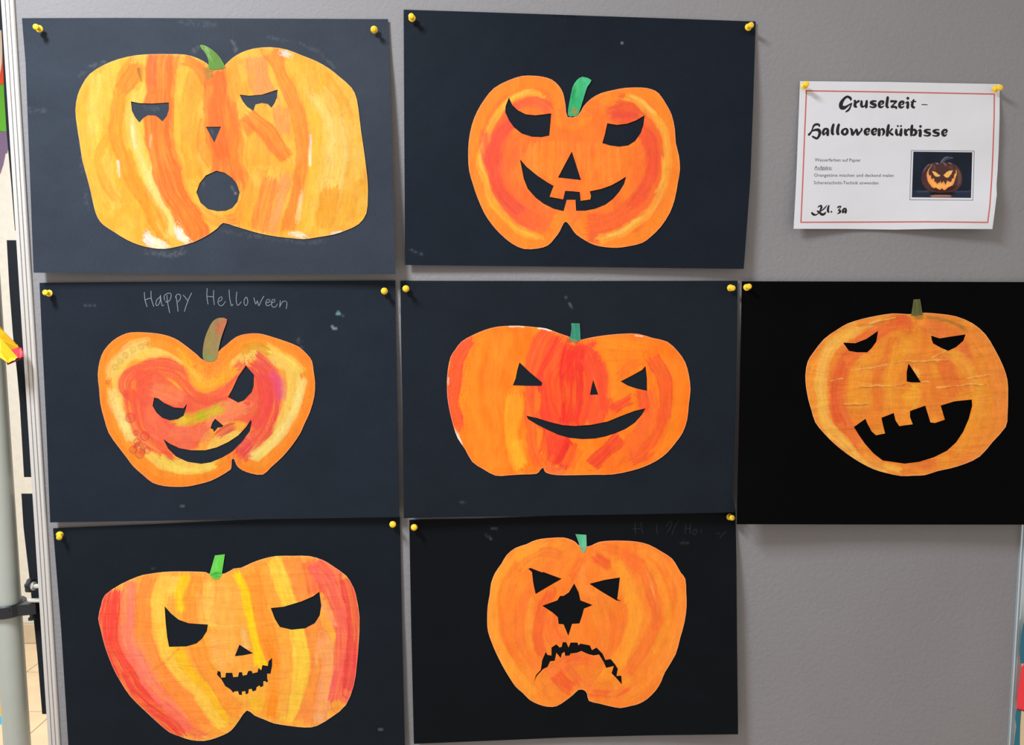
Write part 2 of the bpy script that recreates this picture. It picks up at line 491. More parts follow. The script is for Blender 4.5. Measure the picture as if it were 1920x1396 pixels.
XR0 = (P(1917.5, 983, FR).x + P(1890.3, 1396, FR).x) / 2; XR1 = XR0 + (XL1 - XL0)
print('rails', P(6, 0, FR).x, P(82, 1396, FR).x, P(31.5, 0, FR).x, P(105.5, 1396, FR).x, P(1917.5, 983, FR).x, P(1890.3, 1396, FR).x)
ZT = P(960, -45).z; ZB = P(960, 1500).z
board = empty('pin_board', ((XL0 + XR1) / 2, 0.01, ZB), 'grey felt pin board in an aluminium frame, carrying all the pumpkin sheets', 'pin board')
MB().box((XL1 - 0.001, 0.0, ZB + 0.01), (XR0 + 0.001, 0.02, ZT - 0.01)).build('felt_panel', M_felt, board)
def rail_profile(x0, x1):
    """front of the extrusion: a raised lip, then three flats parted by narrow grooves"""
    w = x1 - x0; g = 0.0007; d = 0.0022; pr = [(x0, 0.022), (x0, -FR + 0.003), (x0 + 0.0022, -FR + 0.003), (x0 + 0.0024, -FR)]
    for k in (0.40, 0.70):
        xc = x0 + w * k; pr += [(xc - g, -FR), (xc - g * 0.7, -FR + d), (xc + g * 0.7, -FR + d), (xc + g, -FR)]
    pr += [(x1 - 0.0012, -FR), (x1, -FR + 0.0012), (x1, 0.022)]
    return pr
def rail(pr, z0, z1, mat, parent):
    n = len(pr); v = [(x, y, z0) for x, y in pr] + [(x, y, z1) for x, y in pr]
    f = [(k + 1, k, k + n, k + 1 + n) for k in range(n - 1)] + [(0, n - 1, 2 * n - 1, n)] + [tuple(range(n)), tuple(reversed(range(n, 2 * n)))]
    return obj('frame_rail', v, f, mat, parent)
rail(rail_profile(XL0, XL1), ZB, ZT, M_alu, board)
wr = XR1 - XR0
pr = [(XR0, 0.022), (XR0, -0.004), (XR0 + 0.0016, -0.0045), (XR0 + 0.0022, -0.0015), (XR0 + 0.0046, -0.0015), (XR0 + 0.005, -0.0042), (XR0 + 0.0062, -0.0042),
      (XR0 + 0.0068, -0.001), (XR1 - 0.002, 0.003), (XR1, 0.006), (XR1, 0.022)]
rail(pr, ZB, ZT, M_alu_r, board)
for z0, z1 in ((ZT, ZT + 0.02), (ZB - 0.02, ZB)):
    MB().box((XL0, -FR, z0), (XR1, 0.022, z1), 0.002).build('frame_rail', M_alu, board)

# stand pole with its clamp, left of the board
PD = -0.012
pxl, pxr = P(10.5, 1396, PD), P(54.5, 1396, PD)
PX = (pxl.x + pxr.x) / 2; PR = (pxr.x - pxl.x) / 2 * 0.985; PY = 0.012
ztop = P(0, 395, PD).z
M_pole = plain('grey_lacquer', (168, 172, 164), 0.42, 0.15, spec=0.4, var=0.02)
M_black = plain('black_plastic', (22, 25, 29), 0.45)
M_chrome = plain('bright_metal', (225, 225, 222), 0.2, 0.7)
pole = empty('stand_pole', (PX, PY, 0), 'round grey metal stand pole left of the pin board', 'pole')
MB().lathe([(PR, 0.012), (PR, ztop)], (PX, PY, 0), (0, 0, 1), 48).build('tube', M_pole, pole, True)
MB().lathe([(PR + 0.002, ztop), (PR + 0.002, ztop + 0.008), (PR - 0.004, ztop + 0.014)], (PX, PY, 0), (0, 0, 1), 32).build('end_cap', M_black, pole, True)
MB().lathe([(0.16, 0.0), (0.16, 0.008), (0.15, 0.012)], (PX, PY, 0), (0, 0, 1), 48).build('foot_plate', M_pole, pole, True)
cz0 = P(15, 1166, 0.02).z; cz1 = P(15, 1143, 0.02).z
clamp = empty('pole_clamp', (PX, PY, cz0), 'black ring clamp on the grey pole, bolted towards the frame', 'clamp')
r1 = PR + 0.0065; n = 40
v = []; f = []
for k in range(n):
    a = 2 * math.pi * k / n; c, s_ = math.cos(a), math.sin(a)
    for r, z in ((PR + 0.0004, cz0 + 0.001), (r1 - 0.001, cz0), (r1, cz0 + 0.001), (r1, cz1 - 0.001), (r1 - 0.001, cz1), (PR + 0.0004, cz1 - 0.001)):
        v.append((PX + c * r, PY + s_ * r, z))
for k in range(n):
    for j in range(6): f.append((k * 6 + j, ((k + 1) % n) * 6 + j, ((k + 1) % n) * 6 + (j + 1) % 6, k * 6 + (j + 1) % 6))
obj('ring', v, f, M_black, clamp, smooth=False)
lx = P(62, 1150, 0.0).x
ri = PR + 0.0005
arc = lambda r, d: (PX + r * math.cos(math.radians(d)), PY + r * math.sin(math.radians(d)))
plan = [arc(r1, -75), arc(r1 + 0.0006, -60), arc(r1 + 0.002, -45), (PX + r1 * 0.95, PY - r1 * 0.52), (lx - 0.006, PY - r1 * 0.36), (lx, PY - r1 * 0.22), (lx, PY + 0.004), (PX + r1 + 0.003, PY + 0.006), arc(ri, 12), arc(ri, -8), arc(ri, -28), arc(ri, -50), arc(ri, -75)]
n = len(plan)
v = [(x, y, cz0 + 0.001) for x, y in plan] + [(x, y, cz1 - 0.001) for x, y in plan]
f = [tuple(reversed(range(n))), tuple(range(n, 2 * n))] + [(k, (k + 1) % n, (k + 1) % n + n, k + n) for k in range(n)]
obj('lug', v, f, M_black, clamp)
hc = P(41.5, 1149, 0.018)
ang = Vector((math.sin(0.9), -math.cos(0.9), 0))
MB().lathe([(0.0062, 0), (0.0062, 0.0015), (0.0048, 0.0015), (0.0048, 0.0006)], Vector((PX, PY, hc.z)) + ang * (r1 - 0.0006), ang, 20).build('bolt_socket', plain('socket', (12, 12, 14), 0.5), clamp, True)
MB().lathe([(0.0034, 0), (0.0034, XL0 - P(50, 1128, 0).x + 0.001)], (P(50, 1128, 0).x, 0.006, P(55, 1128, 0).z), (1, 0, 0), 16).build('rod', M_chrome, clamp, True)
MB().lathe([(0.003, 0), (0.003, 0.008), (0.0052, 0.008), (0.0052, 0.011)], (P(53, 1150, 0).x, PY - 0.004, cz0 + 0.003), (0, 0, -1), 14).build('screw', M_black, clamp, True)
kb = P(60.5, 1097, -0.004)
kn = empty('clamp_knob', (kb.x, kb.y, kb.z), 'black knurled knob on a bright bolt at the left frame rail, above the clamp', 'knob')
v = []; f = []; n = 24
for t in (0.0, 0.001, 0.0055, 0.0065):
    for k in range(n):
        a = 2 * math.pi * k / n; r = (0.0108 if (k // 2) % 2 else 0.0092) * (0.9 if t in (0.0, 0.0065) else 1)
        v.append((kb.x - 0.006 + t, kb.y + r * math.cos(a), kb.z + r * math.sin(a)))
for i in range(3):
    for k in range(n): f.append((i * n + k, i * n + (k + 1) % n, (i + 1) * n + (k + 1) % n, (i + 1) * n + k))
f += [tuple(reversed(range(n))), tuple(3 * n + k for k in range(n))]
obj('grip', v, f, M_black, kn)
MB().lathe([(0.0065, 0.0), (0.0065, 0.003), (0.0034, 0.003), (0.0034, XL0 - kb.x + 0.0005)], (kb.x + 0.0005, kb.y, kb.z - 0.001), (1, 0, 0), 16).build('bolt', M_chrome, kn, True)

# black sheets pinned to the reverse of the board, sticking out past its left rail
M_backsheet = plain('black_card_reverse', (30, 33, 38), 0.9, spec=0.12, bs=0.2, var=0.05)
for outl, lab in (
    ([(-2, 8), (3, 60), (8, 180), (12, 245), (21, 345), (28, 432), (34, 434), (560, 434), (560, 8)], 'black card pinned behind the board, topmost, showing as a sliver beside the left rail'),
    ([(12.5, 450), (17, 533), (24, 626), (32, 700), (37, 756), (45, 894), (560, 896), (560, 451)], 'black card behind the board, middle one of three, left of the frame rail'),
    ([(40, 925), (44, 988), (50, 1040), (55, 1082), (62, 1150), (70, 1228), (79, 1338), (560, 1340), (560, 926)], 'black card behind the board, lowest of three, left of the frame rail')):
    r = empty('card_sheet', P(300, outl[-3][1], -0.026), lab, 'card sheet', None)
    paper('card', outl, [], lambda x, y: -0.0275 - 0.0 * x, 0.0006, 30, M_backsheet, r, back=True)

# folded coloured paper strips around the board, and a teal strip for a rail reflection
def folded(name, lab, pieces, cat='paper strip', part='fold'):
    """pieces: (list of (px,py,depth), rgb)"""
    allp = [P(*q) for pc in pieces for q in pc[0]]
    lo = min(allp, key=lambda p: p.z)
    r = empty(name, lo, lab, cat)
    for pts, rgb in pieces:
        pts2 = [(x, y) for x, y, d in pts]; n = len(pts)
        a = sum(pts2[i][0] * pts2[(i + 1) % n][1] - pts2[(i + 1) % n][0] * pts2[i][1] for i in range(n))
        if a > 0: pts = pts[::-1]
        fr = [P(*q) for q in pts]; bk = [Vector((p.x, p.y + 0.0006, p.z)) for p in fr]
        fs = [tuple(range(n)), tuple(reversed(range(n, 2 * n)))] + [((k + 1) % n, k, k + n, (k + 1) % n + n) for k in range(n)]
        fs = [fs[0], fs[1]] + [t[::-1] for t in fs[2:]]
        obj(part, fr + bk, fs, plain('paper_' + '_'.join(map(str, rgb)), rgb, 0.55, bs=0.1), r)
    return r
folded('paper_strip', 'yellow folded paper strip with a red tip in front of the grey pole', [
    ([(-60, 548, .045), (0, 612, .035), (8, 622, .03), (27, 641, .024), (31, 646, .022), (32, 645, .022), (35, 651, .02), (20, 655, .022), (0, 636, .03), (-60, 575, .04)], (228, 178, 8)),
    ([(-60, 575, .046), (0, 633, .04), (20, 655.5, .03), (33, 670, .032), (16, 680, .044), (12, 679, .044), (3, 672, .046), (-60, 632, .052)], (226, 186, 6)),
    ([(20, 655, .026), (36, 651, .018), (40, 652, .017), (42.5, 660, .02), (43.5, 668, .022), (38, 672, .026), (33, 670, .028)], (240, 42, 58)),
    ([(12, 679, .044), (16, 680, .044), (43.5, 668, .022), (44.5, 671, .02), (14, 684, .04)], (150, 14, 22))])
folded('paper_strip', 'yellow and light blue paper strip at the bottom left, behind the pole', [
    ([(-50, 1240, -.05), (-4, 1255, -.05), (1, 1268, -.05), (4, 1300, -.05), (6.5, 1341, -.05), (-50, 1350, -.05)], (240, 190, 5)),
    ([(-50, 1350, -.049), (6.5, 1341, -.049), (7.5, 1352, -.048), (0, 1359, -.048), (-50, 1372, -.048)], (60, 185, 225))])
folded('paper_strip', 'dark teal paper strip over the right frame rail, above the red one', [
    ([(1919.5, 1168, 0.0100), (1915, 1190, 0.0100), (1912.5, 1225, 0.0100), (1914, 1243, 0.0103), (1990, 1250, 0.0116), (1990, 1150, 0.0116)], (22, 98, 122))])
folded('paper_strip', 'bright red folded paper strip hanging over the right frame rail', [
    ([(1922, 1243, 0.0110), (1916, 1250, 0.0110), (1913.5, 1270, 0.0111), (1909.5, 1295, 0.0114), (1906.5, 1327, 0.0118), (1925, 1332, 0.0118), (1995, 1336, 0.0124), (1995, 1238, 0.0116)], (236, 48, 62)),
    ([(1906.5, 1327, 0.0118), (1925, 1332, 0.0118), (1995, 1336, 0.0124), (1995, 1340, 0.0110), (1925, 1335, 0.0103), (1908, 1329.5, 0.0106)], (130, 15, 30))])  # dark red piece: shadow along the strip's lower edge, put into the colour
folded('paper_strip', 'teal strip standing in for a reflection on the right frame rail, below the red strip', [
    ([(1906, 1329, 0.0084), (1904, 1345, 0.0084), (1906, 1362, 0.0084), (1903.5, 1380, 0.0087), (1900, 1410, 0.0087), (1912, 1410, 0.0084), (1913, 1362, 0.0078), (1915, 1331, 0.0078)], (24, 106, 128))])  # stands in for the teal reflection in the polished rail

# ------------------------------------------------------------------ the black sheets
def sheet_depth(corners, lift, right=0.0, left=0.0, seed=0, wav=0.0012, base=0.0016):
    (xa, ya), (xb, yb), (xc, yc), (xd, yd) = corners   # TL TR BR BL
    def D(x, y):
        x = np.asarray(x, float); y = np.asarray(y, float)
        v = (y - (ya + yb) / 2) / ((yc + yd) / 2 - (ya + yb) / 2); v = np.clip(v, 0, 1)
        xl = xa + (xd - xa) * v; xr = xb + (xc - xb) * v
        u = np.clip((x - xl) / (xr - xl), 0, 1)
        d = base + lift * v ** 1.4 * (1 - 0.25 * np.sin(u * 3.1)) + right * u ** 4 * sstep(v * 2.5) + left * (1 - u) ** 4 * sstep(v * 2.5)
        d = d + wav * (np.sin(u * 7 + seed) * np.sin(v * 3.1) + 1) * 0.6 + 0.0016 * fbm(x / 90, y / 70, seed)
        return d
    return D
def sheet_paint(E, c, marks=(), vary=0.10, seed=0):
    def f(X, Y):
        C = np.ones((len(X), 1)) * lin(c)[None]
        C = C * (1 + vary * (fbm(X / 60, Y / 60, seed) - 0.5) * 2)[:, None]
        for pts, w, a, col in marks:
            wx = (vnoise(X / 6, Y / 6, 2) - 0.5) * 5
            b, sd, t = seg_dist(X + wx, Y + wx, pts)
            m = sstep((w / 2 - b) / (w * 0.5) + 0.5) * a * sstep((vnoise(X / 3, Y / 3, 8) - 0.2) / 0.6)
            C = C * (1 - m[:, None]) + lin(col)[None] * m[:, None]
        return C / E
    return f
M_sheet = painted('navy_black_card', 0.55, 0.06, 0.3, 700)
M_sheet_flat = painted('deep_black_card', 0.85, 0.0, 0.15, 700)
M_paint = painted('watercolour_paper', 0.62, 0.16, 0.3, 420)
M_paint_cr = painted('crinkled_watercolour_paper', 0.6, 0.16, 0.3, 420, crinkle=0.55)
M_paint_cr2 = painted('cockled_watercolour_paper', 0.6, 0.16, 0.3, 420, crinkle=0.28)

def artwork(lab, outline, corners, lift, sheetcol, E, pk, mat_sheet=None, mat_paint=None, marks=(), right=0.0, left=0.0, seed=0, stem=None, stemcol=None, wav=0.0012, base=0.0016):
    D = sheet_depth(corners, lift, right, left, seed, wav, base)
    cx = (corners[2][0] + corners[3][0]) / 2; cy = (corners[2][1] + corners[3][1]) / 2
    r = empty('pumpkin_artwork', P(cx, cy, 0), lab, 'artwork', None)
    paper('backing_sheet', outline, [], D, 0.0004, 4.5, mat_sheet or M_sheet, r, sheet_paint(E, sheetcol, marks, seed=seed), back=True)
    body, holes, painter = pk
    Dp = lambda x, y: D(x, y) + 0.0007 + 0.0009 * fbm(x / 40, y / 40, seed + 5)
    p = paper('paper_pumpkin', body, holes, Dp, 0.0004, 1.6, mat_paint or M_paint, r, painter)
    if stem:
        sp = Painter(painter.ox, painter.oy, painter.sc, E, stem); sp.rim = 0.06
        stemcol(sp)
        paper('paper_stem', stem, [], lambda x, y: Dp(x, y) + 0.0005, 0.0004, 1.6, M_paint, p, sp)
    return r, D
def pump(ox, oy, sc, E, out, holes):
    o = catmull(crop(ox, oy, sc, out), 2, True)
    return o, [crop(ox, oy, sc, h) for h in holes], Painter(ox, oy, sc, E, o)

# --- 1: upper left, wide yellow-orange pumpkin with a round mouth
E1 = 1.75
o, h, p = pump(0, 0, 2.526, E1,
 [(1000,322),(980,300),(935,275),(875,258),(800,256),(720,256),(640,262),(560,280),(490,308),(425,350),(390,400),(368,450),(357,520),(365,600),(378,680),(390,760),(412,840),(430,910),(445,980),(462,1030),(490,1065),(540,1098),(600,1135),(660,1160),(720,1174),(780,1178),(850,1165),(920,1145),(985,1112),(1030,1080),(1057,1055),(1110,1070),(1160,1085),(1230,1105),(1310,1120),(1380,1127),(1440,1132),(1510,1122),(1580,1110),(1640,1090),(1700,1060),(1735,1010),(1742,940),(1742,870),(1735,800),(1722,700),(1710,620),(1703,560),(1690,470),(1665,415),(1610,365),(1560,325),(1500,290),(1430,262),(1360,235),(1280,223),(1200,230),(1140,250),(1100,275),(1070,303),(1050,322)],
 [[(620,480),(660,488),(720,490),(800,485),(800,520),(790,550),(770,575),(748,555),(735,547),(700,546),(680,558),(660,580),(640,555),(625,525)],
  [(1135,448),(1180,453),(1240,448),(1290,432),(1315,424),(1312,460),(1300,490),(1285,510),(1268,492),(1240,488),(1210,495),(1200,525),(1170,505),(1150,480)],
  [(975,600),(1047,600),(1015,675)],
  [(1025,808),(1065,818),(1100,843),(1122,870),(1135,910),(1125,955),(1100,985),(1070,998),(1030,1000),(985,990),(950,960),(930,910),(945,868),(975,830)]])
YO=(255,178,48); Y=(255,200,75); PY=(255,222,125); O=(255,150,32); OR=(255,118,36); W=(255,248,230); SA=(255,152,82)
p.base((255,192,66),(255,178,48))
p.st([(430,420),(400,560),(440,800),(510,1010)],(255,185,60),90).st([(470,420),(450,600),(500,800),(560,1000)],Y,60,.8)
p.st([(460,330),(430,500),(470,640)],(255,210,95),50,.6)
p.st([(620,300),(570,400),(555,520),(545,650),(600,820),(700,980),(790,1130)],(255,150,30),60).st([(520,640),(470,760),(520,900),(560,960)],(255,160,35),40,.7)
p.st([(640,290),(635,350),(560,430)],(250,128,32),70,.8)
p.st([(655,420),(625,560),(640,700),(700,850),(760,1000),(830,1130)],(255,205,90),70,.95).st([(625,560),(645,720),(720,900)],PY,26,.8)
p.st([(690,380),(660,480),(665,640)],Y,50,.8).st([(690,800),(760,960),(840,1120)],PY,50,.9).st([(590,700),(640,850),(760,1020),(800,1110)],(255,158,25),40,.8)
p.st([(765,240),(750,420),(745,600),(770,760),(830,920),(930,1090),(900,1150)],OR,130,.95).st([(720,250),(715,420)],(255,105,50),50,.7)
p.st([(830,250),(810,430),(810,600),(850,800),(900,950)],(255,108,30),50,.7)
p.st([(860,330),(850,500),(855,640),(890,820),(930,940)],(255,185,55),45,.9).st([(920,340),(900,520),(900,700),(930,850)],(255,165,42),80,.85)
p.st([(860,270),(940,330),(1000,420)],(255,122,38),60,.8)
p.st([(1030,330),(1040,500),(1060,700),(1080,880)],OR,150,.95).st([(1060,350),(1020,480),(1030,620),(1060,760)],(252,105,32),70,.7).st([(970,560),(960,700),(1000,800)],(255,135,35),50,.7)
p.st([(1110,620),(1130,760),(1170,900),(1140,1020),(1060,1040)],(255,130,38),60,.8).st([(960,990),(1020,1040),(1080,1050)],(255,165,50),50,.8)
p.st([(1140,270),(1120,380),(1150,480)],(255,168,48),95,.9).st([(1150,290),(1180,400)],Y,40,.6)
p.st([(1210,255),(1230,380),(1300,500)],SA,90,.9)
p.st([(1270,230),(1340,330),(1400,480),(1440,650),(1440,800),(1405,950),(1370,1110)],(255,138,42),85)
p.st([(1370,270),(1440,420),(1490,620),(1490,820),(1440,1000),(1410,1120)],(255,196,58),60).st([(1330,500),(1340,640)],SA,70,.8)
p.st([(1210,590),(1230,800)],(255,170,52),110,.9).st([(1230,800),(1180,1000),(1170,1080)],(255,172,45),100,.9).st([(1200,800),(1230,900)],(255,200,90),50,.5)
p.st([(1160,540),(1270,640),(1370,760)],(255,125,38),75,.9).st([(1130,560),(1190,640)],(255,128,36),60,.7)
p.st([(1290,840),(1250,980),(1230,1100)],(255,136,55),80,.85).st([(1350,820),(1320,980),(1290,1110)],(255,158,88),50,.8).st([(1470,640),(1480,780)],W,9,.8).st([(1400,820),(1400,1000),(1370,1100)],(255,140,45),50,.8)
p.st([(1500,420),(1570,560),(1600,760),(1570,900)],(255,215,110),100,.85).st([(1540,340),(1640,480),(1670,680),(1640,860)],(255,170,45),18,.8).st([(1450,330),(1540,440),(1600,560)],(255,188,60),50,.7)
p.st([(1560,880),(1560,980),(1520,1090)],(255,165,36),90,.8).st([(1660,900),(1640,1000),(1580,1080)],(255,178,55),70,.7).st([(1640,560),(1680,700),(1700,860)],(255,200,82),60,.8)
p.st([(1540,600),(1530,800),(1480,1000),(1450,1110)],(255,205,80),30,.8).st([(1430,900),(1410,1060)],(255,225,150),22,.7)
p.st([(690,1120),(740,1160),(800,1172)],W,44,.95).st([(850,1075),(860,1120),(900,1145)],W,36,.95).st([(700,1090),(720,1130)],W,24,.8).st([(1380,1112),(1450,1126)],W,24,.95).st([(1570,1108),(1610,1100)],W,12,.9).st([(1330,238),(1385,256)],(255,232,225),26,.8)
p.st([(548,770),(560,840)],W,8,.7).st([(712,650),(705,700)],(255,225,190),9,.6).st([(620,600),(632,700)],(255,240,200),9,.7)
p.st([(955,338),(1000,332),(1025,325)],(150,128,46),28,.8,3).st([(985,340),(990,388)],(160,130,50),34,.7,3).st([(655,330),(665,385)],(176,112,26),12,.8,2)
p.speck((205,110,20),.25,.86,None,2.2)
chalk=(128,134,140)
marks1=[([(150,140),(170,125),(195,116)],7,.35,chalk),([(360,97),(370,90)],10,.35,chalk),([(436,80),(442,92)],10,.5,chalk),([(275,472),(320,478),(345,470)],10,.35,chalk),([(500,70),(560,80),(600,98),(628,128)],5,.25,chalk),([(150,250),(155,330),(165,390)],6,.2,chalk),([(410,432),(450,438),(560,455),(610,452)],7,.2,chalk),([(380,335),(382,350)],6,.3,chalk),([(55,205),(85,208)],8,.25,chalk),([(340,42),(400,46)],12,.2,chalk),([(270,200),(300,205)],8,.25,chalk),([(432,350),(440,362)],3,.6,(170,176,180)),([(130,168),(132,173)],2,.9,(220,220,220)),([(395,245),(410,258)],4,.3,chalk)]
def stem1(s): s.base((125,172,72),(108,158,58)).st([(960,215),(1000,290)],(150,190,110),14,.7).speck((200,215,180),.5,.8,(940,210,1000,290),1.6)
artwork('yellow and orange paper pumpkin with an open round mouth, on the top left sheet',
 [(41,34),(220,33.5),(450,34.5),(727.6,35.8),(731,150),(735,300),(741.5,513.5),(400,513),(63,511),(55.5,317),(48,119)], [(41,34),(727.6,35.8),(741.5,513.5),(63,511)],
 0.017, (64,72,85), 1.9, (o,h,p), marks=marks1, right=0.003, seed=1,
 stem=catmull(crop(0,0,2.526,[(947,213),(970,215),(1000,232),(1030,258),(1050,285),(1065,318),(1040,328),(990,324),(988,290),(975,255),(955,230)]),2,True), stemcol=stem1)

# --- 2: upper middle, orange pumpkin with red cheeks and three teeth
E2 = 1.3
o, h, p = pump(740, 0, 2.684, E2,
 [(870,588),(860,530),(848,470),(825,430),(790,400),(745,386),(700,381),(640,382),(570,405),(500,443),(455,495),(415,560),(388,630),(373,710),(370,790),(375,860),(395,930),(415,990),(450,1070),(490,1130),(535,1180),(590,1225),(650,1252),(720,1250),(770,1235),(800,1205),(830,1165),(852,1120),(870,1120),(895,1155),(915,1180),(960,1210),(1005,1232),(1060,1243),(1120,1246),(1180,1238),(1245,1222),(1290,1190),(1340,1140),(1385,1070),(1410,1000),(1425,920),(1436,850),(1430,780),(1415,720),(1410,650),(1395,580),(1370,530),(1330,470),(1290,448),(1240,440),(1160,442),(1100,453),(1040,468),(990,495),(950,535),(922,580)],
 [[(575,490),(592,528),(620,555),(660,575),(710,580),(788,570),(784,620),(778,682),(740,690),(690,688),(640,672),(600,640),(575,605),(557,565),(558,535)],
  [(1070,620),(1120,628),(1170,622),(1215,605),(1258,580),(1252,630),(1238,670),(1210,710),(1175,732),(1130,738),(1085,732),(1045,720),(1058,675)],
  [(892,762),(938,906),(822,893),(855,830)],
  [(630,800),(665,840),(720,885),(770,918),(800,935),(790,960),(780,990),(848,1003),(858,960),(895,962),(932,966),(936,1010),(985,1003),(988,985),(982,962),(1040,950),(1090,932),(1130,910),(1165,888),(1155,925),(1130,965),(1100,1000),(1060,1030),(1010,1050),(960,1060),(913,1060),(910,1005),(866,1005),(850,1062),(800,1050),(750,1025),(710,995),(670,950),(650,900),(640,850)]])
p.base((255,128,42),(252,116,42))
p.ring(0,62,(255,140,38),.9,6)
p.st([(640,560),(560,600),(500,720),(490,850),(530,970),(600,1080),(720,1150)],(246,92,54),110,.95,10).st([(640,700),(560,820),(600,960),(700,1080),(800,1120)],(252,108,50),110,.7,10)
p.st([(600,540),(660,510),(750,530),(790,560)],(244,92,60),70,.8,8)
p.st([(750,480),(660,475),(590,500),(520,570),(470,680),(440,800),(455,910),(505,1030),(600,1150),(730,1205)],(255,178,55),34,.95,7)
p.st([(690,465),(610,480),(540,540)],(255,196,80),20,.7,5).st([(452,700),(440,800),(450,880)],(255,200,85),14,.7,4)
p.st([(1090,530),(1200,590),(1290,680),(1320,800),(1300,940),(1210,1060),(1090,1130),(960,1150)],(248,100,46),130,.95,10)
p.st([(1060,560),(1160,550),(1250,560)],(243,88,52),60,.85,7).st([(1270,680),(1310,800),(1290,900)],(243,84,52),60,.8,8).st([(460,640),(465,760),(490,860)],(243,84,60),40,.8,8)
p.st([(1140,495),(1220,510),(1300,570),(1355,680),(1375,820),(1350,950),(1270,1070),(1150,1160),(1020,1205)],(255,170,58),40,.95,7)
p.st([(1170,490),(1260,515),(1330,590)],(255,200,90),16,.8,4).st([(1250,1080),(1160,1150),(1060,1190)],(255,205,90),16,.7,4).st([(1355,780),(1350,900),(1310,980)],(255,190,70),16,.6,4)
for k, x in enumerate(range(640, 1150, 34)):
    x += (k*29) % 17 - 8
    p.st([(x,690+(k*53)%50),(x+4,800),(x+6,850+(k*41)%90)],(255,150+(k*37)%25,56),14+(k*7)%16,.3,5)
p.st([(610,600),(520,700),(500,840),(550,980),(640,1090)],(240,80,58),60,.8,9,.15).st([(1120,590),(1240,660),(1300,790),(1270,930),(1180,1050)],(243,84,50),60,.75,9,.15).st([(1080,575),(1180,575),(1240,590)],(240,78,56),34,.7,7,.2)
p.st([(850,520),(880,640),(890,740)],(252,122,48),80,.6,8).st([(700,600),(720,720)],(252,118,45),40,.5,6)
p.st([(940,560),(1000,540),(1040,560)],(252,112,48),70,.6,8).st([(860,920),(900,1060),(880,1110)],(255,122,55),80,.7,8)
p.speck((225,90,30),.2,.86)
def stem2(s): s.base((72,196,132),(52,178,112)).st([(905,440),(890,520)],(30,158,88),26,.8).st([(935,400),(965,420)],(100,215,160),24,.6).st([(875,560),(920,562)],(178,138,60),24,.9,3)
OUT2=[(756.8,18),(900,22.5),(1060,28),(1240,34),(1417,40.3),(1412.5,186),(1407,335),(1394.6,504),(1080,500),(759.4,496.6),(758,250)]
C2=[(756.8,18),(1417,40.3),(1394.6,504),(759.4,496.6)]
artwork('orange paper pumpkin with red cheeks, square teeth and a mint green stem', OUT2, C2, 0.007, (28,35,45), 1.4, (o,h,p), right=0.007, seed=2,
 marks=[([(1040,27),(1080,31)],8,.6,(8,10,12)),([(770,468),(800,480)],3,.25,chalk),([(1166,78),(1167,81)],2,.9,(150,150,150)),([(1111,466),(1114,470)],3,.5,chalk)],
 stem=catmull(crop(740,0,2.684,[(872,580),(880,510),(895,440),(915,405),(945,386),(990,403),(970,435),(955,480),(935,545),(920,580),(900,584)]),2,True), stemcol=stem2)

# --- 3: middle left, heart shaped pumpkin, crooked smile
E3 = 1.55
o, h, p = pump(60, 520, 2.743, E3,
 [(882,425),(850,398),(800,358),(750,322),(700,300),(645,288),(580,282),(510,282),(465,295),(415,325),(370,375),(348,430),(338,500),(345,570),(352,650),(372,730),(395,800),(440,865),(490,930),(520,970),(570,1015),(620,1055),(680,1072),(740,1076),(800,1074),(860,1062),(920,1045),(970,1020),(1010,995),(1025,980),(1028,935),(1040,935),(1052,965),(1080,990),(1130,1008),(1188,1013),(1230,975),(1290,920),(1340,860),(1380,800),(1400,755),(1430,690),(1452,610),(1456,540),(1448,480),(1440,430),(1415,395),(1370,355),(1310,330),(1250,310),(1190,292),(1150,287),(1100,290),(1050,305),(1000,345),(955,385),(945,422)],
 [[(628,617),(650,622),(680,645),(730,668),(780,672),(797,648),(792,674),(780,710),(750,728),(710,735),(670,722),(640,695),(620,660)],
  [(1100,452),(1142,500),(1140,560),(1130,590),(1115,605),(1090,632),(1060,643),(1008,615),(1030,575),(1060,510)],
  [(942,726),(985,762),(975,770),(955,772),(945,785),(935,795),(932,782),(918,775),(928,745)],
  [(675,830),(710,855),(760,878),(820,888),(890,888),(950,873),(1010,845),(1060,812),(1100,770),(1125,732),(1130,745),(1120,790),(1080,845),(1030,895),(980,925),(920,950),(870,958),(800,948),(740,920),(700,880)]])
p.base((246,104,68),(244,92,60))
p.ring(0,190,(255,180,55),.95,6).ring(70,140,(246,205,95),.85,6).ring(0,72,(255,142,36),.97,4).ring(0,30,(255,130,30),.6,5)
p.st([(520,800),(600,900),(720,960),(860,960)],(252,200,80),40,.8)
p.st([(560,620),(500,560),(540,480),(650,450),(760,500),(850,590),(950,610),(1040,520),(1100,430)],(245,92,62),100,.95,7)
p.st([(520,560),(520,680),(570,780),(660,860),(740,910)],(244,88,60),110,.95,7).st([(640,900),(720,940)],(240,80,60),40,.7)
p.st([(600,560),(700,600),(780,640)],(255,132,84),80,.8,7).st([(880,740),(1000,690),(1110,660)],(255,142,92),100,.85,8).st([(600,660),(640,780),(740,860),(860,860)],(250,112,78),70,.7,8)
p.st([(760,340),(820,440),(870,540),(960,520),(1040,450)],(255,172,40),80,.9,8).st([(860,400),(910,480),(1000,430)],(252,142,48),90,.7,8).st([(720,310),(800,370),(870,430)],(255,140,36),50,.9,5)
p.st([(1120,420),(1190,480),(1220,600),(1200,730),(1120,850),(1050,920)],(242,74,66),130,.95,8)
p.st([(1210,470),(1265,540),(1280,640)],(234,84,132),50,.6,14).st([(1150,440),(1200,450)],(238,80,100),40,.6,8)
p.st([(1060,860),(1110,870),(1040,930)],(236,66,70),60,.7,7)
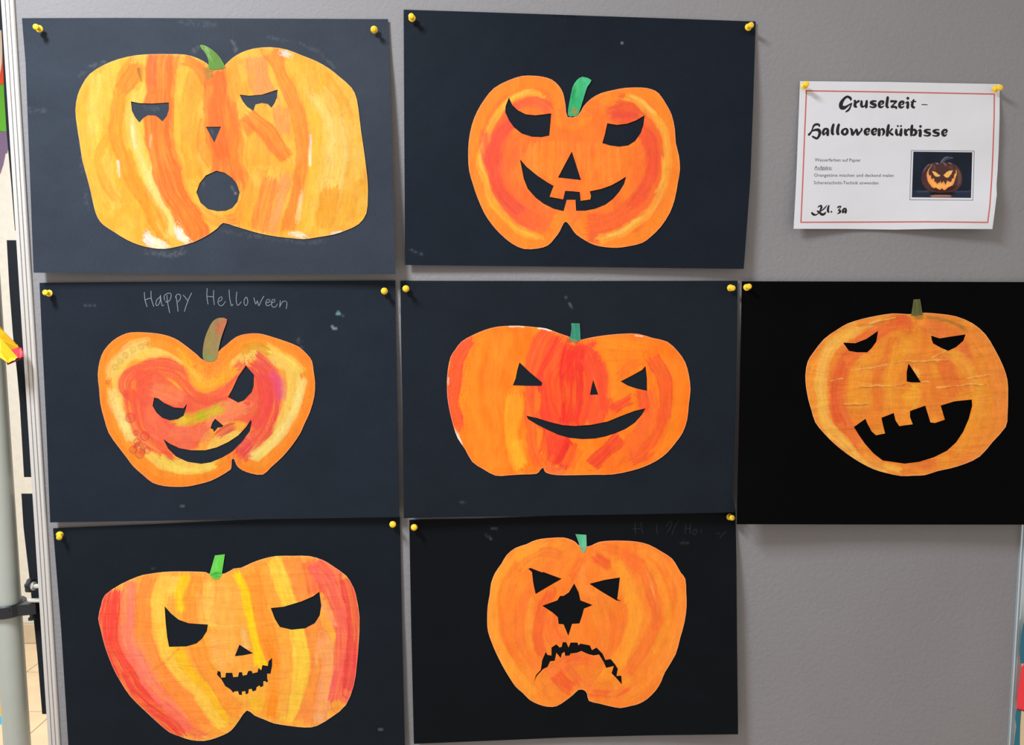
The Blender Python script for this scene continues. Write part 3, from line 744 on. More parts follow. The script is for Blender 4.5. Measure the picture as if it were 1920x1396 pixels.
p.st([(740,745),(850,712),(980,672)],(212,186,30),62,.85,9).st([(830,712),(900,690)],(176,178,14),44,.8,7).st([(720,752),(800,735)],(246,205,60),44,.7,7)
p.st([(940,815),(990,785),(1045,765)],(228,52,72),40,.8,5).st([(700,820),(800,790),(920,820)],(248,120,84),60,.6,8)
p.st([(1390,510),(1370,640),(1290,790),(1190,900),(1120,930)],(252,222,125),46,.9,6).st([(1200,350),(1290,400),(1370,470),(1400,500)],(250,205,85),40,.8,6)
p.st([(412,560),(420,640),(460,740),(520,840)],(246,218,130),50,.9,6).st([(400,520),(420,440),(480,380),(590,340)],(238,200,110),48,.85,5)
p.st([(1060,375),(1150,350),(1235,385)],(224,150,34),44,.85,5).st([(640,920),(740,985),(860,985),(950,950)],(252,214,92),42,.9,5)
for x, y, r in ((505,722,23),(535,798,12),(580,815,22),(540,845,16),(555,905,24),(592,890,15),(520,885,18),(388,538,8)): p.ringlet(x, y, r, (216,44,52))
p.st([(520,890),(545,850),(560,890),(540,915)],(222,40,50),22,.8,3)
for x, y in ((430,460),(455,430),(480,400),(520,370),(560,355),(610,350)): p.ringlet(x, y, 14, (205,160,70))
p.speck((215,100,20),.55,.84,(660,340,1060,560),2.2).speck((230,120,30),.4,.84,(380,560,520,860),2.2).speck((180,60,50),.3,.88)
pencil=(118,124,132)
def stem3(s): s.base((150,128,76),(140,120,66)).st([(965,205),(985,250),(960,300)],(198,96,70),80,.8,10).st([(880,410),(940,420)],(100,150,90),30,.7,4)
OUT3=[(74,530),(250,528.5),(480,527),(741,525.5),(744,700),(746.5,850),(749,969),(420,974),(94,979),(86,780),(78,620)]
C3=[(74,530),(741,525.5),(749,969),(94,979)]
a3, D3 = artwork('heart shaped paper pumpkin with a brown stem, under the pencilled greeting', OUT3, C3, 0.010, (35,42,52), 1.4, (o,h,p), right=0.002, seed=3,
 marks=[([(631,592),(634,586),(640,590)],3,.8,(120,170,160)),([(624,612),(632,619)],4,.8,(170,180,180)),([(160,573),(178,571)],3,.3,chalk),([(340,948),(347,950)],3,.35,chalk),([(560,636),(566,650)],8,.2,chalk)],
 stem=catmull(crop(60,520,2.743,[(880,420),(880,360),(890,310),(905,270),(930,225),(965,207),(1003,215),(990,260),(970,320),(955,390),(945,422),(915,432)]),2,True), stemcol=stem3)
HH=[[(68,115),(75,200),(100,285)],[(148,100),(152,190),(180,280)],[(80,205),(115,190),(150,183)],[(262,150),(250,178),(225,195),(207,240),(212,270),(235,265),(258,215),(262,155)],[(262,155),(270,230),(285,275),(303,268)],
[(340,150),(345,220),(372,358)],[(310,205),(305,165),(325,138),(360,123),(388,135),(390,160),(375,205),(340,232),(320,220)],[(448,165),(460,230),(472,340)],[(442,175),(455,145),(485,135),(505,160),(495,200),(470,228)],
[(535,148),(560,175),(585,210)],[(635,122),(600,195),(570,275),(550,342)],[(822,68),(818,160),(832,255)],[(900,92),(898,170),(908,262)],[(820,162),(860,165),(898,168)],
[(958,225),(990,210),(1003,185),(990,168),(965,185),(952,225),(962,262),(995,275),(1020,255),(1040,222)],[(1085,85),(1092,180),(1112,272),(1130,258)],[(1178,110),(1170,190),(1178,255),(1198,268),(1230,228)],
[(1285,172),(1265,210),(1268,255),(1290,272),(1310,235),(1300,180),(1285,172)],[(1382,180),(1405,255),(1425,215),(1442,275),(1475,205),(1502,160)],
[(1535,240),(1575,225),(1565,200),(1540,205),(1525,240),(1540,275),(1580,262)],[(1590,245),(1630,225),(1630,198),(1605,205),(1592,245),(1605,285),(1640,290),(1665,255)],[(1700,215),(1692,292)],[(1695,280),(1730,225),(1765,222),(1780,245),(1770,310)]]
hw=[[(x,y,1.35) for x,y in catmull(crop(260,530,6.4,s),3)] for s in HH]
Mpen=plain('pencil', (112,118,126), 0.7, bs=0.0)
for part_, wd in ((hw[:11], 'Happy'), (hw[11:], 'Helloween')):
    tag(ribbons('pencil_word', part_, lambda x,y: D3(x,y)+0.0004, 0.0003, Mpen, a3), 'grey pencilled word ' + wd)

# --- 4: centre, wide orange and red pumpkin with a long smile
E4 = 1.2
o, h, p = pump(750, 520, 2.954, E4,
 [(930,325),(880,308),(810,282),(750,275),(680,268),(620,267),(540,272),(470,290),(400,320),(340,355),(305,400),(280,440),(265,510),(260,580),(262,660),(275,740),(295,820),(320,890),(360,950),(400,1020),(460,1060),(530,1097),(600,1095),(680,1090),(755,1087),(775,1068),(792,1052),(800,1070),(815,1083),(870,1094),(980,1094),(1080,1092),(1180,1090),(1280,1070),(1350,1048),(1420,1015),(1480,970),(1530,910),(1565,860),(1590,790),(1600,700),(1609,620),(1600,540),(1580,470),(1540,410),(1480,355),(1400,335),(1320,312),(1240,311),(1160,317),(1080,328),(1030,338),(1000,345),(960,340)],
 [[(662,470),(720,525),(788,582),(785,600),(700,600),(625,597),(640,560),(650,510)],
  [(1360,490),(1368,560),(1368,627),(1310,615),(1260,598),(1222,575),(1280,545),(1340,512)],
  [(1070,567),(1098,648),(1052,650),(1062,600)],
  [(700,765),(760,778),(830,800),(900,817),(970,822),(1060,815),(1150,797),(1220,768),(1300,738),(1360,724),(1340,760),(1300,805),(1250,838),(1200,860),(1140,880),(1080,892),(1010,895),(940,888),(880,872),(820,845),(760,815),(710,785)]])
p.base((255,132,30),(255,120,22))
p.st([(460,330),(400,500),(390,700),(430,900),(520,1060)],(255,138,30),110,.7).st([(620,290),(540,420),(520,620),(560,850)],(255,136,34),80,.7).st([(480,340),(450,520),(460,700)],(246,116,20),30,.5).st([(560,700),(600,860),(560,980)],(250,120,20),60,.5)
p.st([(385,340),(320,440),(300,560),(298,700),(320,840)],(248,84,46),78,.97,3,.2)
p.st([(640,640),(620,850),(640,960),(690,1070)],(255,160,34),80,.85).st([(650,890),(660,1000),(690,1060)],(255,176,40),60,.7).st([(640,600),(625,800)],(255,150,36),30,.7)
p.st([(860,300),(770,400),(740,540),(770,680),(830,820)],(250,80,44),130,.9).st([(940,370),(840,520),(830,680),(860,840),(840,1000)],(248,66,42),150,.92)
p.st([(700,620),(715,760),(740,960),(790,1050)],(250,92,44),60,.8).st([(760,620),(750,740)],(248,130,30),34,.7)
p.st([(990,350),(950,500),(950,680),(940,820)],(238,44,38),120,.9).st([(1020,360),(1010,480),(1030,600),(1000,760),(970,810)],(242,50,40),90,.7).st([(880,400),(850,520)],(255,100,45),26,.6)
p.st([(890,880),(930,960),(880,1020)],(236,40,36),100,.9).st([(1050,350),(1090,470),(1130,580),(1160,740)],(244,68,46),80,.92,3)
p.st([(1050,430),(1085,560),(1100,700),(1060,820)],(247,76,46),120,.85,5,.2).st([(860,860),(880,960),(860,1040)],(246,72,44),110,.85,5,.2).st([(960,900),(930,980),(880,1050)],(238,46,38),80,.85,4,.2).st([(1130,480),(1160,600),(1180,760)],(250,96,42),50,.6,5)
p.st([(800,1060),(870,1070),(920,1060)],(252,112,60),40,.7)
p.st([(1080,360),(1200,380),(1350,400)],(255,138,28),90,.95).st([(1120,440),(1240,440),(1360,440)],(255,130,26),70,.9).st([(1180,470),(1190,600),(1190,680)],(255,138,30),70,.9).st([(1200,560),(1280,500),(1350,470)],(250,116,34),40,.8).st([(1190,690),(1260,640),(1330,600)],(255,135,30),50,.8)
p.st([(1390,440),(1460,560),(1480,720),(1440,860),(1360,960),(1270,1010)],(246,88,40),80,.92,3).st([(1370,620),(1390,720),(1330,880),(1260,980)],(250,104,44),90,.8)
p.st([(1180,740),(1240,700),(1300,670)],(246,70,44),60,.9,3).st([(1340,600),(1360,700),(1330,740)],(244,76,44),60,.8,4)
p.st([(1000,930),(960,1000),(920,1060)],(255,110,34),80,.9).st([(1230,880),(1140,960),(1060,1050)],(241,66,40),76,.95,3).st([(1330,860),(1240,960),(1150,1060)],(255,112,34),70,.7)
p.st([(1530,480),(1555,620),(1540,780),(1480,900),(1400,980)],(255,132,26),70,.8)
p.st([(770,274),(845,297)],W,12,.95,2).st([(345,352),(395,322)],W,14,.95,2).st([(302,845),(330,900),(352,935)],W,14,.95,2).st([(262,560),(264,600)],W,5,.8,2).st([(1300,312),(1335,318)],W,5,.8,2).st([(620,268),(690,270)],(255,235,210),8,.8,2)
p.st([(960,335),(985,350)],(90,150,100),24,.7,3).st([(940,360),(990,365)],(255,150,60),24,.6,4)
p.speck((200,50,20),.55,.8,(250,330,380,900),2.4)
def stem4(s): s.base((58,146,116),(46,130,100)).st([(965,262),(970,320)],(78,166,134),12,.6).st([(945,345),(990,350)],(150,150,90),16,.8,3)
OUT4=[(750.7,526),(1060,526.5),(1383,526),(1382,640),(1380,757),(1376.5,860),(1375,930),(1379,960),(1200,963.5),(980,967),(757,971),(755,800),(752,640)]
C4=[(750.7,526),(1383,526),(1379,960),(757,971)]
artwork('wide orange and red paper pumpkin with a long thin smile, on the centre sheet', OUT4, C4, 0.016, (28,34,42), 1.2, (o,h,p), right=0.004, seed=4,
 marks=[([(1060,552),(1064,560)],4,.3,chalk),([(1068,570),(1072,576)],4,.35,chalk),([(865,940),(872,944)],4,.25,chalk)],
 stem=crop(750,520,2.954,[(948,253),(995,254),(998,300),(1000,345),(970,360),(933,345),(945,320),(950,280)]), stemcol=stem4)

# --- 5: right, crinkled light orange pumpkin with a gaping mouth
E5 = 1.08
o, h, p = pump(1370, 520, 2.909, E5,
 [(985,200),(940,198),(880,196),(800,208),(720,225),(640,250),(580,285),(510,335),(450,410),(420,460),(408,530),(412,600),(425,670),(440,720),(462,790),(510,850),(570,910),(640,965),(710,1010),(780,1045),(850,1066),(930,1082),(1000,1080),(1060,1077),(1130,1055),(1200,1040),(1280,1015),(1360,975),(1430,895),(1500,815),(1510,750),(1513,650),(1510,560),(1485,480),(1440,390),(1390,310),(1320,250),(1230,212),(1140,198),(1060,192),(1040,196)],
 [[(805,290),(795,350),(770,385),(745,408),(690,408),(645,400),(613,355),(680,358),(740,335)],
  [(1093,317),(1140,332),(1200,322),(1282,310),(1270,345),(1230,380),(1187,400),(1150,385),(1105,360),(1097,340)],
  [(970,468),(985,490),(1005,520),(1038,572),(985,572),(960,567),(960,515)],
  [(672,815),(735,770),(748,800),(770,840),(793,860),(842,850),(832,810),(822,765),(890,738),(900,780),(920,810),(993,800),(978,760),(978,728),(1062,698),(1075,740),(1090,790),(1115,793),(1168,775),(1155,730),(1145,698),(1220,675),(1316,665),(1318,700),(1300,770),(1270,840),(1230,900),(1180,945),(1110,980),(1030,1005),(950,1015),(880,1005),(830,998),(780,960),(735,910),(700,860)]])
p.base((236,142,46),(230,126,42))
p.st([(880,215),(720,240),(570,320),(470,440),(430,560),(440,680),(500,810)],(236,146,52),60,.8,6)
p.st([(700,255),(580,330),(510,430),(480,560),(500,720),(570,850),(700,970),(860,1050)],(240,178,76),62,.9,7).st([(880,225),(740,265),(640,320)],(238,172,68),30,.8,6)
p.st([(940,230),(800,290),(690,380),(610,480),(575,580),(580,700),(640,820),(720,920)],(230,104,48),90,.9,9).st([(600,470),(560,600),(575,720),(620,800)],(224,86,44),46,.8,8).st([(900,225),(960,240),(970,290)],(224,86,44),60,.8,9)
p.st([(760,420),(690,560),(700,720)],(238,150,48),100,.85,9).st([(900,330),(830,480),(800,620),(800,720)],(228,112,42),60,.8,9).st([(900,350),(880,500),(880,640),(880,720)],(240,150,46),60,.8,9)
p.st([(960,320),(940,440)],(238,152,46),70,.8,9).st([(950,600),(990,640),(960,690)],(244,166,46),90,.8,9).st([(1000,480),(1010,560)],(246,176,80),40,.8,5).st([(1040,420),(1080,560),(1080,680)],(232,128,44),60,.8,9)
p.st([(1040,240),(1160,290),(1240,360),(1290,480)],(228,116,52),90,.85,9).st([(1140,420),(1200,540),(1240,660)],(228,108,44),90,.8,9).st([(1180,400),(1290,480),(1350,620),(1360,780)],(238,156,54),60,.85,9).st([(1090,430),(1130,560)],(240,150,46),50,.7,9)
p.st([(1280,260),(1400,420),(1460,580),(1470,760),(1380,920),(1240,1010)],(234,134,52),90,.85,8).st([(1340,640),(1300,840),(1220,960)],(240,150,46),70,.8,8).st([(1440,700),(1380,880),(1280,960)],(236,138,46),60,.8,8)
p.st([(700,920),(820,1010),(950,1040),(1100,1020)],(232,128,46),60,.8,8).st([(1000,1030),(1130,1000)],(228,108,50),50,.7,8).st([(820,1030),(940,1060)],(242,176,70),30,.8,5)
p.st([(1060,208),(1150,225),(1230,255),(1285,300)],(152,116,52),15,.75,4).st([(990,210),(1060,215)],(120,100,45),16,.7,4).st([(1230,225),(1300,250),(1320,290)],(240,160,56),36,.7,6)
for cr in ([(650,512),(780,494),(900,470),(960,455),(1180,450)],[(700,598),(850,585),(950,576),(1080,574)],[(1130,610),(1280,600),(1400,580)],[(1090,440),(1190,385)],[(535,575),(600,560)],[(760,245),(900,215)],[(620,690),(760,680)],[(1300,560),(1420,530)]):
    p.st([(a,b-3) for a,b in cr],(250,188,96),5,.8,1.5,.1); p.st([(a,b+3) for a,b in cr],(196,104,34),4,.7,1.5,.1)  # lit and shaded side of each crease, painted into the colour
def stem5(s): s.base((92,94,52),(80,82,46)).st([(1005,130),(1010,200)],(112,110,62),12,.5)
OUT5=[(1391,527),(1650,527.5),(1920,528.5),(2012,529),(2006,760),(2000,985),(1920,983.2),(1650,983),(1381.3,982.4),(1387,726)]
C5=[(1391,527),(2012,529),(2000,985),(1381.3,982.4)]
artwork('crinkled light orange paper pumpkin with a gaping three-toothed mouth, on the deep black sheet', OUT5, C5, 0.027, (10,10,11), 1.0, (o,h,p), mat_sheet=M_sheet_flat, mat_paint=M_paint_cr, seed=5, wav=0.0004, base=0.0056, right=0.006,
 stem=crop(1370,520,2.909,[(998,120),(1033,118),(1045,190),(1052,204),(1015,210),(984,208),(990,180)]), stemcol=stem5)

# --- 6: lower left, striped pumpkin
E6 = 1.25
o, h, p = pump(80, 960, 2.743, E6,
 [(860,318),(840,308),(780,305),(700,304),(620,307),(540,318),(490,330),(400,370),(320,425),(300,480),(286,545),(298,600),(320,690),(360,795),(400,870),(450,945),(520,1015),(590,1080),(650,1130),(700,1150),(760,1170),(830,1175),(890,1160),(950,1135),(980,1110),(1010,1070),(1050,1018),(1090,1045),(1140,1065),(1190,1085),(1270,1098),(1350,1106),(1410,1098),(1490,1050),(1560,990),(1600,890),(1615,790),(1625,680),(1630,540),(1610,420),(1590,370),(1560,325),(1490,275),(1440,245),(1370,225),(1290,224),(1200,225),(1130,240),(1070,262),(1020,285),(980,290),(935,315)],
 [[(627,482),(660,520),(700,552),(750,570),(850,577),(845,610),(820,650),(790,675),(740,690),(650,692),(640,640),(632,560)],
  [(1173,492),(1240,485),(1330,458),(1390,432),(1423,408),(1433,480),(1425,530),(1400,570),(1350,597),(1280,604),(1220,590),(1195,550)],
  [(1012,680),(1050,705),(1083,725),(1030,736),(988,740)],
  [(900,815),(915,820),(918,850),(940,848),(942,825),(975,825),(980,847),(1005,845),(1010,822),(1025,822),(1030,840),(1050,835),(1058,815),(1075,815),(1080,828),(1105,822),(1110,800),(1125,812),(1130,785),(1158,790),(1162,765),(1180,748),(1180,790),(1172,830),(1155,830),(1155,855),(1160,870),(1150,875),(1145,868),(1135,870),(1135,893),(1120,900),(1115,890),(1100,900),(1098,915),(1080,922),(1075,908),(1060,910),(1058,930),(1045,937),(1042,920),(1025,922),(1025,940),(1010,938),(1005,920),(985,922),(980,928),(965,910),(940,895),(920,860),(897,835)]])
p.base((255,172,62),(252,162,60))
p.st([(370,390),(340,530),(370,690),(440,850),(560,1000),(740,1150)],(240,64,58),120,.97).st([(460,350),(440,520),(455,690),(520,830),(640,980),(790,1120)],(255,122,96),80,.95).st([(470,380),(450,560),(480,720),(560,860)],(255,136,110),24,.6)
p.st([(570,320),(530,480),(535,640),(600,800),(720,960),(850,1110)],(255,138,58),95,.95).st([(500,640),(540,760),(620,880)],(255,152,90),30,.6).st([(620,1010),(740,1100),(840,1150)],(252,110,80),50,.7)
p.st([(650,310),(600,450),(615,640),(700,820),(840,980),(930,1100)],(255,198,72),80,.95).st([(700,320),(640,430)],(255,206,90),40,.7)
p.st([(738,305),(712,420),(722,520)],(255,206,22),66,.9).st([(690,690),(760,820),(880,950),(970,1060)],(255,192,24),62,.9)
p.st([(810,310),(765,450),(780,660),(860,830),(960,980),(1030,1030)],(255,152,52),80,.95).st([(800,420),(820,540),(850,600)],(255,176,80),40,.7)
p.st([(860,340),(850,480),(880,600)],(250,192,86),50,.85).st([(940,360),(955,580),(960,790)],(255,176,76),120,.9).st([(880,620),(900,740),(960,820)],(255,178,90),60,.7).st([(1040,600),(1060,720)],(250,196,110),36,.7)
p.st([(980,295),(1040,400),(1080,540),(1110,680),(1120,800)],(255,212,16),50,.97).st([(1100,930),(1130,1040)],(250,188,46),90,.9)
p.st([(1060,280),(1110,420),(1150,600),(1190,760),(1205,900),(1170,1060)],(255,150,46),84,.95).st([(1150,640),(1200,800)],(255,136,26),34,.7).st([(1200,930),(1180,1060)],(255,138,24),44,.9)
p.st([(1180,225),(1240,380),(1290,560),(1320,740),(1310,920),(1265,1090)],(255,206,66),80,.97).st([(1240,700),(1250,900),(1240,1060)],(255,170,66),60,.8)
p.st([(1270,215),(1330,380),(1380,560),(1410,760),(1390,930),(1340,1095)],(255,144,64),90,.95).st([(1360,230),(1400,340),(1420,420)],(252,106,66),80,.85).st([(1395,700),(1400,800)],(255,180,130),14,.7)
p.st([(1430,640),(1465,800),(1450,940),(1420,1080)],(255,164,100),80,.9).st([(1440,1040),(1400,1080)],(250,180,120),40,.8)
p.st([(1400,235),(1500,380),(1540,560),(1545,760),(1520,990)],(250,98,84),110,.95).st([(1430,430),(1480,560),(1500,600)],(255,160,110),26,.7)
p.st([(1560,330),(1600,540),(1590,720),(1570,930)],(238,66,66),80,.9)
p.st([(540,830),(640,770),(700,700)],(190,100,50),10,.35,6,.2)
p.speck((225,120,40),.2,.87)
def stem6(s): s.base((112,208,84),(90,192,70)).st([(870,330),(915,325)],(52,158,60),34,.85,4).st([(905,225),(890,280)],(128,216,100),14,.6)
OUT6=[(99.3,990),(200,986),(299,982),(430,976),(554,971),(749.7,967.5),(754,1180),(759,1396),(760,1450),(440,1455),(132,1458),(128,1396),(114.6,1179)]
C6=[(99.3,990),(749.7,967.5),(760,1450),(132,1458)]
artwork('red, orange and yellow striped paper pumpkin with a small toothy grin', OUT6, C6, 0.007, (24,30,37), 1.15, (o,h,p), mat_paint=M_paint_cr2, seed=6,
 marks=[([(285,1063),(289,1066)],3,.35,chalk),([(710,1365),(716,1368)],3,.35,chalk)],
 stem=crop(80,960,2.743,[(886,222),(937,216),(930,260),(920,325),(905,342),(880,346),(858,320),(872,270)]), stemcol=stem6)

# --- 7: lower middle, sad pumpkin with a star nose
E7 = 1.12
o, h, p = pump(760, 950, 3.0, E7,
 [(985,222),(960,200),(935,185),(890,172),(820,174),(760,180),(715,193),(680,210),(620,230),(570,270),(540,320),(505,370),(482,430),(475,490),(463,560),(460,640),(465,700),(485,760),(510,820),(545,890),(580,950),(620,1010),(660,1045),(700,1085),(750,1110),(800,1123),(850,1120),(900,1090),(945,1055),(975,1028),(1005,1030),(1022,1050),(1033,1090),(1090,1105),(1150,1120),(1210,1130),(1270,1118),(1310,1108),(1360,1080),(1410,1030),(1440,980),(1460,930),(1520,830),(1545,740),(1570,650),(1582,560),(1580,480),(1575,405),(1550,370),(1530,335),(1500,290),(1440,250),(1370,212),(1300,195),(1230,190),(1150,190),(1090,197),(1050,215),(1025,222)],
 [[(690,347),(705,343),(770,368),(775,365),(880,404),(800,450),(733,490),(720,430),(712,365)],
  [(1035,432),(1120,410),(1207,396),(1200,460),(1192,518),(1219,530),(1188,526),(1110,480)],
  [(950,430),(975,480),(985,525),(1055,552),(1005,572),(995,610),(980,655),(938,658),(917,725),(890,660),(862,658),(858,620),(830,595),(770,555),(855,525),(870,500),(890,500),(920,480)],
  [(765,895),(770,860),(790,815),(800,832),(822,835),(822,790),(850,772),(868,790),(880,785),(885,760),(905,760),(918,790),(930,762),(968,762),(975,778),(985,768),(1038,778),(1050,805),(1075,790),(1110,825),(1125,860),(1155,855),(1180,885),(1195,910),(1188,950),(1215,948),(1218,998),(1185,960),(1160,935),(1172,895),(1130,905),(1115,870),(1090,830),(1060,835),(1030,828),(990,810),(965,820),(928,825),(925,835),(900,838),(895,815),(880,825),(875,850),(850,820),(840,865),(815,868),(800,900),(775,912),(740,950),(722,988),(735,945),(762,915)]])
p.base((250,126,40),(250,136,44))
p.st([(800,200),(660,250),(560,340),(505,480),(490,620),(520,760),(600,920),(720,1070)],(255,158,50),80,.85).st([(700,240),(600,320),(540,440),(530,600)],(255,150,44),60,.6).st([(620,420),(570,560),(590,740),(640,880)],(250,124,46),40,.7).st([(900,200),(760,260),(640,360)],(255,152,44),50,.7)
p.st([(820,470),(755,600),(745,720),(775,850)],(244,94,44),60,.85).st([(800,600),(830,720),(880,760)],(252,112,50),80,.7).st([(860,300),(720,440),(640,580),(660,780),(740,920)],(250,120,48),56,.75).st([(700,520),(690,660),(720,800)],(255,156,56),34,.7)
p.st([(740,270),(820,250),(900,280)],(244,118,44),60,.75,7).st([(940,260),(880,340),(860,400)],(248,128,46),40,.6).st([(640,370),(700,300),(760,280)],(206,110,40),10,.4)
p.st([(1050,270),(1100,310),(1160,340)],(236,84,40),60,.8,7).st([(1190,250),(1320,340),(1390,480),(1400,640),(1350,800),(1240,940)],(250,118,46),70,.8).st([(1180,300),(1260,440),(1290,600),(1260,760),(1190,900)],(255,158,46),80,.8)
p.st([(1210,500),(1230,640),(1200,780)],(250,122,46),30,.7).st([(1080,470),(1130,620),(1090,800)],(252,132,50),60,.7).st([(1010,300),(1000,420),(1060,520)],(255,146,60),50,.6).st([(1140,540),(1150,700),(1130,820)],(250,140,50),50,.5)
p.st([(1300,240),(1430,300),(1520,440),(1540,580),(1500,760),(1400,940),(1260,1070)],(255,146,50),60,.8).st([(1450,340),(1510,450),(1510,560)],(246,118,42),24,.8).st([(1340,300),(1440,440),(1470,640),(1400,820)],(255,156,46),40,.7).st([(1330,340),(1400,480),(1410,640)],(255,170,90),6,.7,2).st([(1370,460),(1400,580),(1390,700)],(245,110,44),40,.7)
p.st([(800,960),(860,900),(960,850),(1060,860)],(250,120,52),90,.85).st([(840,920),(900,990),(960,1030)],(244,90,46),80,.9).st([(900,880),(960,960),(1000,1010)],(246,100,50),40,.7).st([(1110,960),(1160,910)],(255,156,40),90,.85).st([(1040,1050),(1180,1060),(1260,1010)],(246,100,46),50,.85).st([(1060,960),(1020,990),(1100,1010)],(252,130,50),40,.7)
p.st([(640,880),(720,980),(840,1060)],(252,138,48),60,.7).st([(770,1000),(820,1090)],(242,124,50),30,.6).st([(1280,940),(1200,1040),(1150,1090)],(255,152,50),34,.7)
p.st([(640,300),(560,420),(530,560),(560,720),(640,880)],(246,112,40),34,.55,6).st([(1100,230),(1240,260),(1340,340)],(246,112,42),50,.6,8).st([(1010,260),(960,360),(930,420)],(244,104,42),50,.6,8).st([(1140,560),(1170,700),(1140,840)],(246,110,44),40,.6,6).st([(880,860),(960,840),(1040,860)],(244,100,46),50,.6,8).st([(840,540),(860,660),(900,760)],(248,104,46),60,.5,8)
p.st([(700,1060),(800,1100),(900,1070)],(255,150,50),30,.7).speck((226,100,30),.25,.86)
def stem7(s): s.base((106,190,148),(76,168,124)).st([(965,160),(985,230)],(70,158,110),14,.6).st([(985,240),(1015,238)],(160,140,70),26,.8,3)
OUT7=[(767.3,974),(900,972),(1060,966),(1200,960),(1379,955),(1381,1060),(1382,1200),(1384,1376),(1220,1378),(1060,1382),(920,1388),(776,1394),(771,1180)]
C7=[(767.3,974),(1379,955),(1384,1376),(776,1394)]
a7, D7 = artwork('orange paper pumpkin with a star nose and a jagged frown, on the lowest middle sheet', OUT7, C7, 0.0065, (13,16,20), 1.0, (o,h,p), seed=7, right=0.010,
 marks=[([(920,988),(935,993)],3,.3,chalk),([(1278,1018),(1290,1016)],5,.3,(90,92,94)),([(912,1003),(920,1010)],4,.2,chalk)],
 stem=crop(760,950,3.0,[(957,153),(1018,157),(1020,225),(1015,245),(1000,260),(985,240),(975,200)]), stemcol=stem7)
SC7=[[(195,105),(188,200),(200,320)],[(290,120),(300,220),(320,330)],[(155,240),(270,235)],[(560,150),(560,240),(575,330)],[(730,200),(770,125),(820,120),(790,220),(740,300)],[(940,100),(870,200),(820,340)],
[(1060,150),(1050,320)],[(1140,140),(1130,320)],[(1060,225),(1140,235)],[(1245,245),(1190,260),(1190,330),(1235,325),(1245,250)],[(1320,250),(1325,310)],[(1590,320),(1620,305),(1645,330)],[(1740,290),(1690,330),(1640,400)]]
Mfp=plain('faint_pencil', (37,39,42), 0.8, spec=0.1)
for part_ in (SC7[:6], SC7[6:11], SC7[11:]):
    tag(ribbons('pencil_word', [[(x,y,1.5) for x,y in catmull(crop(1170,965,9.14,s),3)] for s in part_], lambda x,y: D7(x,y)+0.0004, 0.0003, Mfp, a7), 'faint, hardly legible grey pencil word')

# ------------------------------------------------------------------ the printed notice
NC=[(1500,152),(1874.5,157.5),(1861,429),(1488,429)]
def DN(x, y):
    x=np.asarray(x,float); y=np.asarray(y,float)
    v=np.clip((y-154)/275,0,1); u=np.clip((x-1500+12*v)/(374),0,1)
    return 0.0016+0.006*v**1.5*(1+0.8*np.sin(u*6.2+2.4))+0.006*u**6*sstep(v*2)*(1+0.6*np.sin(v*9))+0.0025*(1-u)**5*v+0.0012*fbm(x/60,y/50,3)+0.0012*np.sin(u*3.1)*(1-v)
notice=empty('printed_notice', P(1675,430,0), 'white printed notice with a red border and a small jack-o-lantern photo', 'notice')
OUTN=crop(1440,120,4,[(240,128),(560,131),(900,134),(1300,142),(1738,150),(1737,400),(1730,640),(1722,800),(1714,900),(1716,980),(1700,1110),(1683,1237),(1300,1235),(950,1241),(600,1236),(192,1235),(205,1000),(215,800),(226,500)])
M_notice=plain('copier_paper',(208,209,214),0.7,spec=0.2,var=0.012,vscale=30)
paper('sheet', OUTN, [], DN, 0.0002, 5, M_notice, notice, back=True)
DNt=lambda x,y: DN(x,y)+0.0002
M_ink=plain('black_ink',(34,32,34),0.6,spec=0.2)
M_grey=plain('grey_ink',(96,94,98),0.7,spec=0.2)
M_red=plain('red_ink',(196,92,86),0.6,spec=0.2)
bl=crop(1440,120,4,[(288,200),(700,206),(1200,215),(1698,225),(1696,400),(1688,640),(1678,860),(1664,1060),(1648,1187),(1200,1182),(800,1184),(247,1186),(260,900),(270,640),(280,400),(288,200)])
bl=[(x,y,2.2) for x,y in bl]
dens=[]
for a,b in zip(bl[:-1],bl[1:]):
    for k in range(8): dens.append(tuple(a[i]+(b[i]-a[i])*k/8 for i in range(3)))
dens.append(bl[-1])
ribbons('red_border',[dens],DNt,0.0002,M_red,notice)
A=[[(305,172,26),(303,145,36),(270,122,38),(235,112,34),(190,140,36),(145,195,48),(118,255,58),(128,315,62),(175,322,56),(225,300,34),(275,265,22),(320,240,16)],[(322,238,18),(295,310,24),(262,365,30),(216,396,22)],
[(370,190,22),(388,195,34),(385,250,42),(385,290,44),(412,308,26)],[(400,250,14),(425,215,26),(450,200,36),(462,188,18)],
[(500,195,22),(512,205,32),(505,260,42),(520,300,36),(560,292,20),(595,250,16)],[(608,195,34),(602,250,42),(598,310,40)],
[(785,198,22),(730,198,32),(688,222,40),(715,248,42),(768,265,42),(768,300,32),(715,315,24),(668,300,20)],
[(880,258,16),(915,242,24),(918,205,34),(870,205,36),(842,250,40),(852,300,42),(895,312,26),(930,285,12)],
[(1005,128,40),(995,200,42),(985,280,42),(1005,315,32),(1022,308,12)],
[(1068,208,26),(1075,198,36),(1120,202,34),(1170,202,28),(1120,255,22),(1075,308,28),(1130,305,34),(1168,318,34),(1162,345,12)],
[(1265,263,16),(1300,247,24),(1303,210,34),(1255,210,36),(1227,255,40),(1237,305,42),(1280,317,26),(1315,290,12)],
[(1345,232,18),(1385,215,30),(1388,250,40),(1382,318,44)],[(1386,143,58)],
[(1500,168,18),(1488,195,34),(1472,240,38),(1470,290,42),(1500,320,30),(1518,305,12)],[(1446,212,18),(1535,203,26)],[(1652,262,16),(1752,264,16)]]
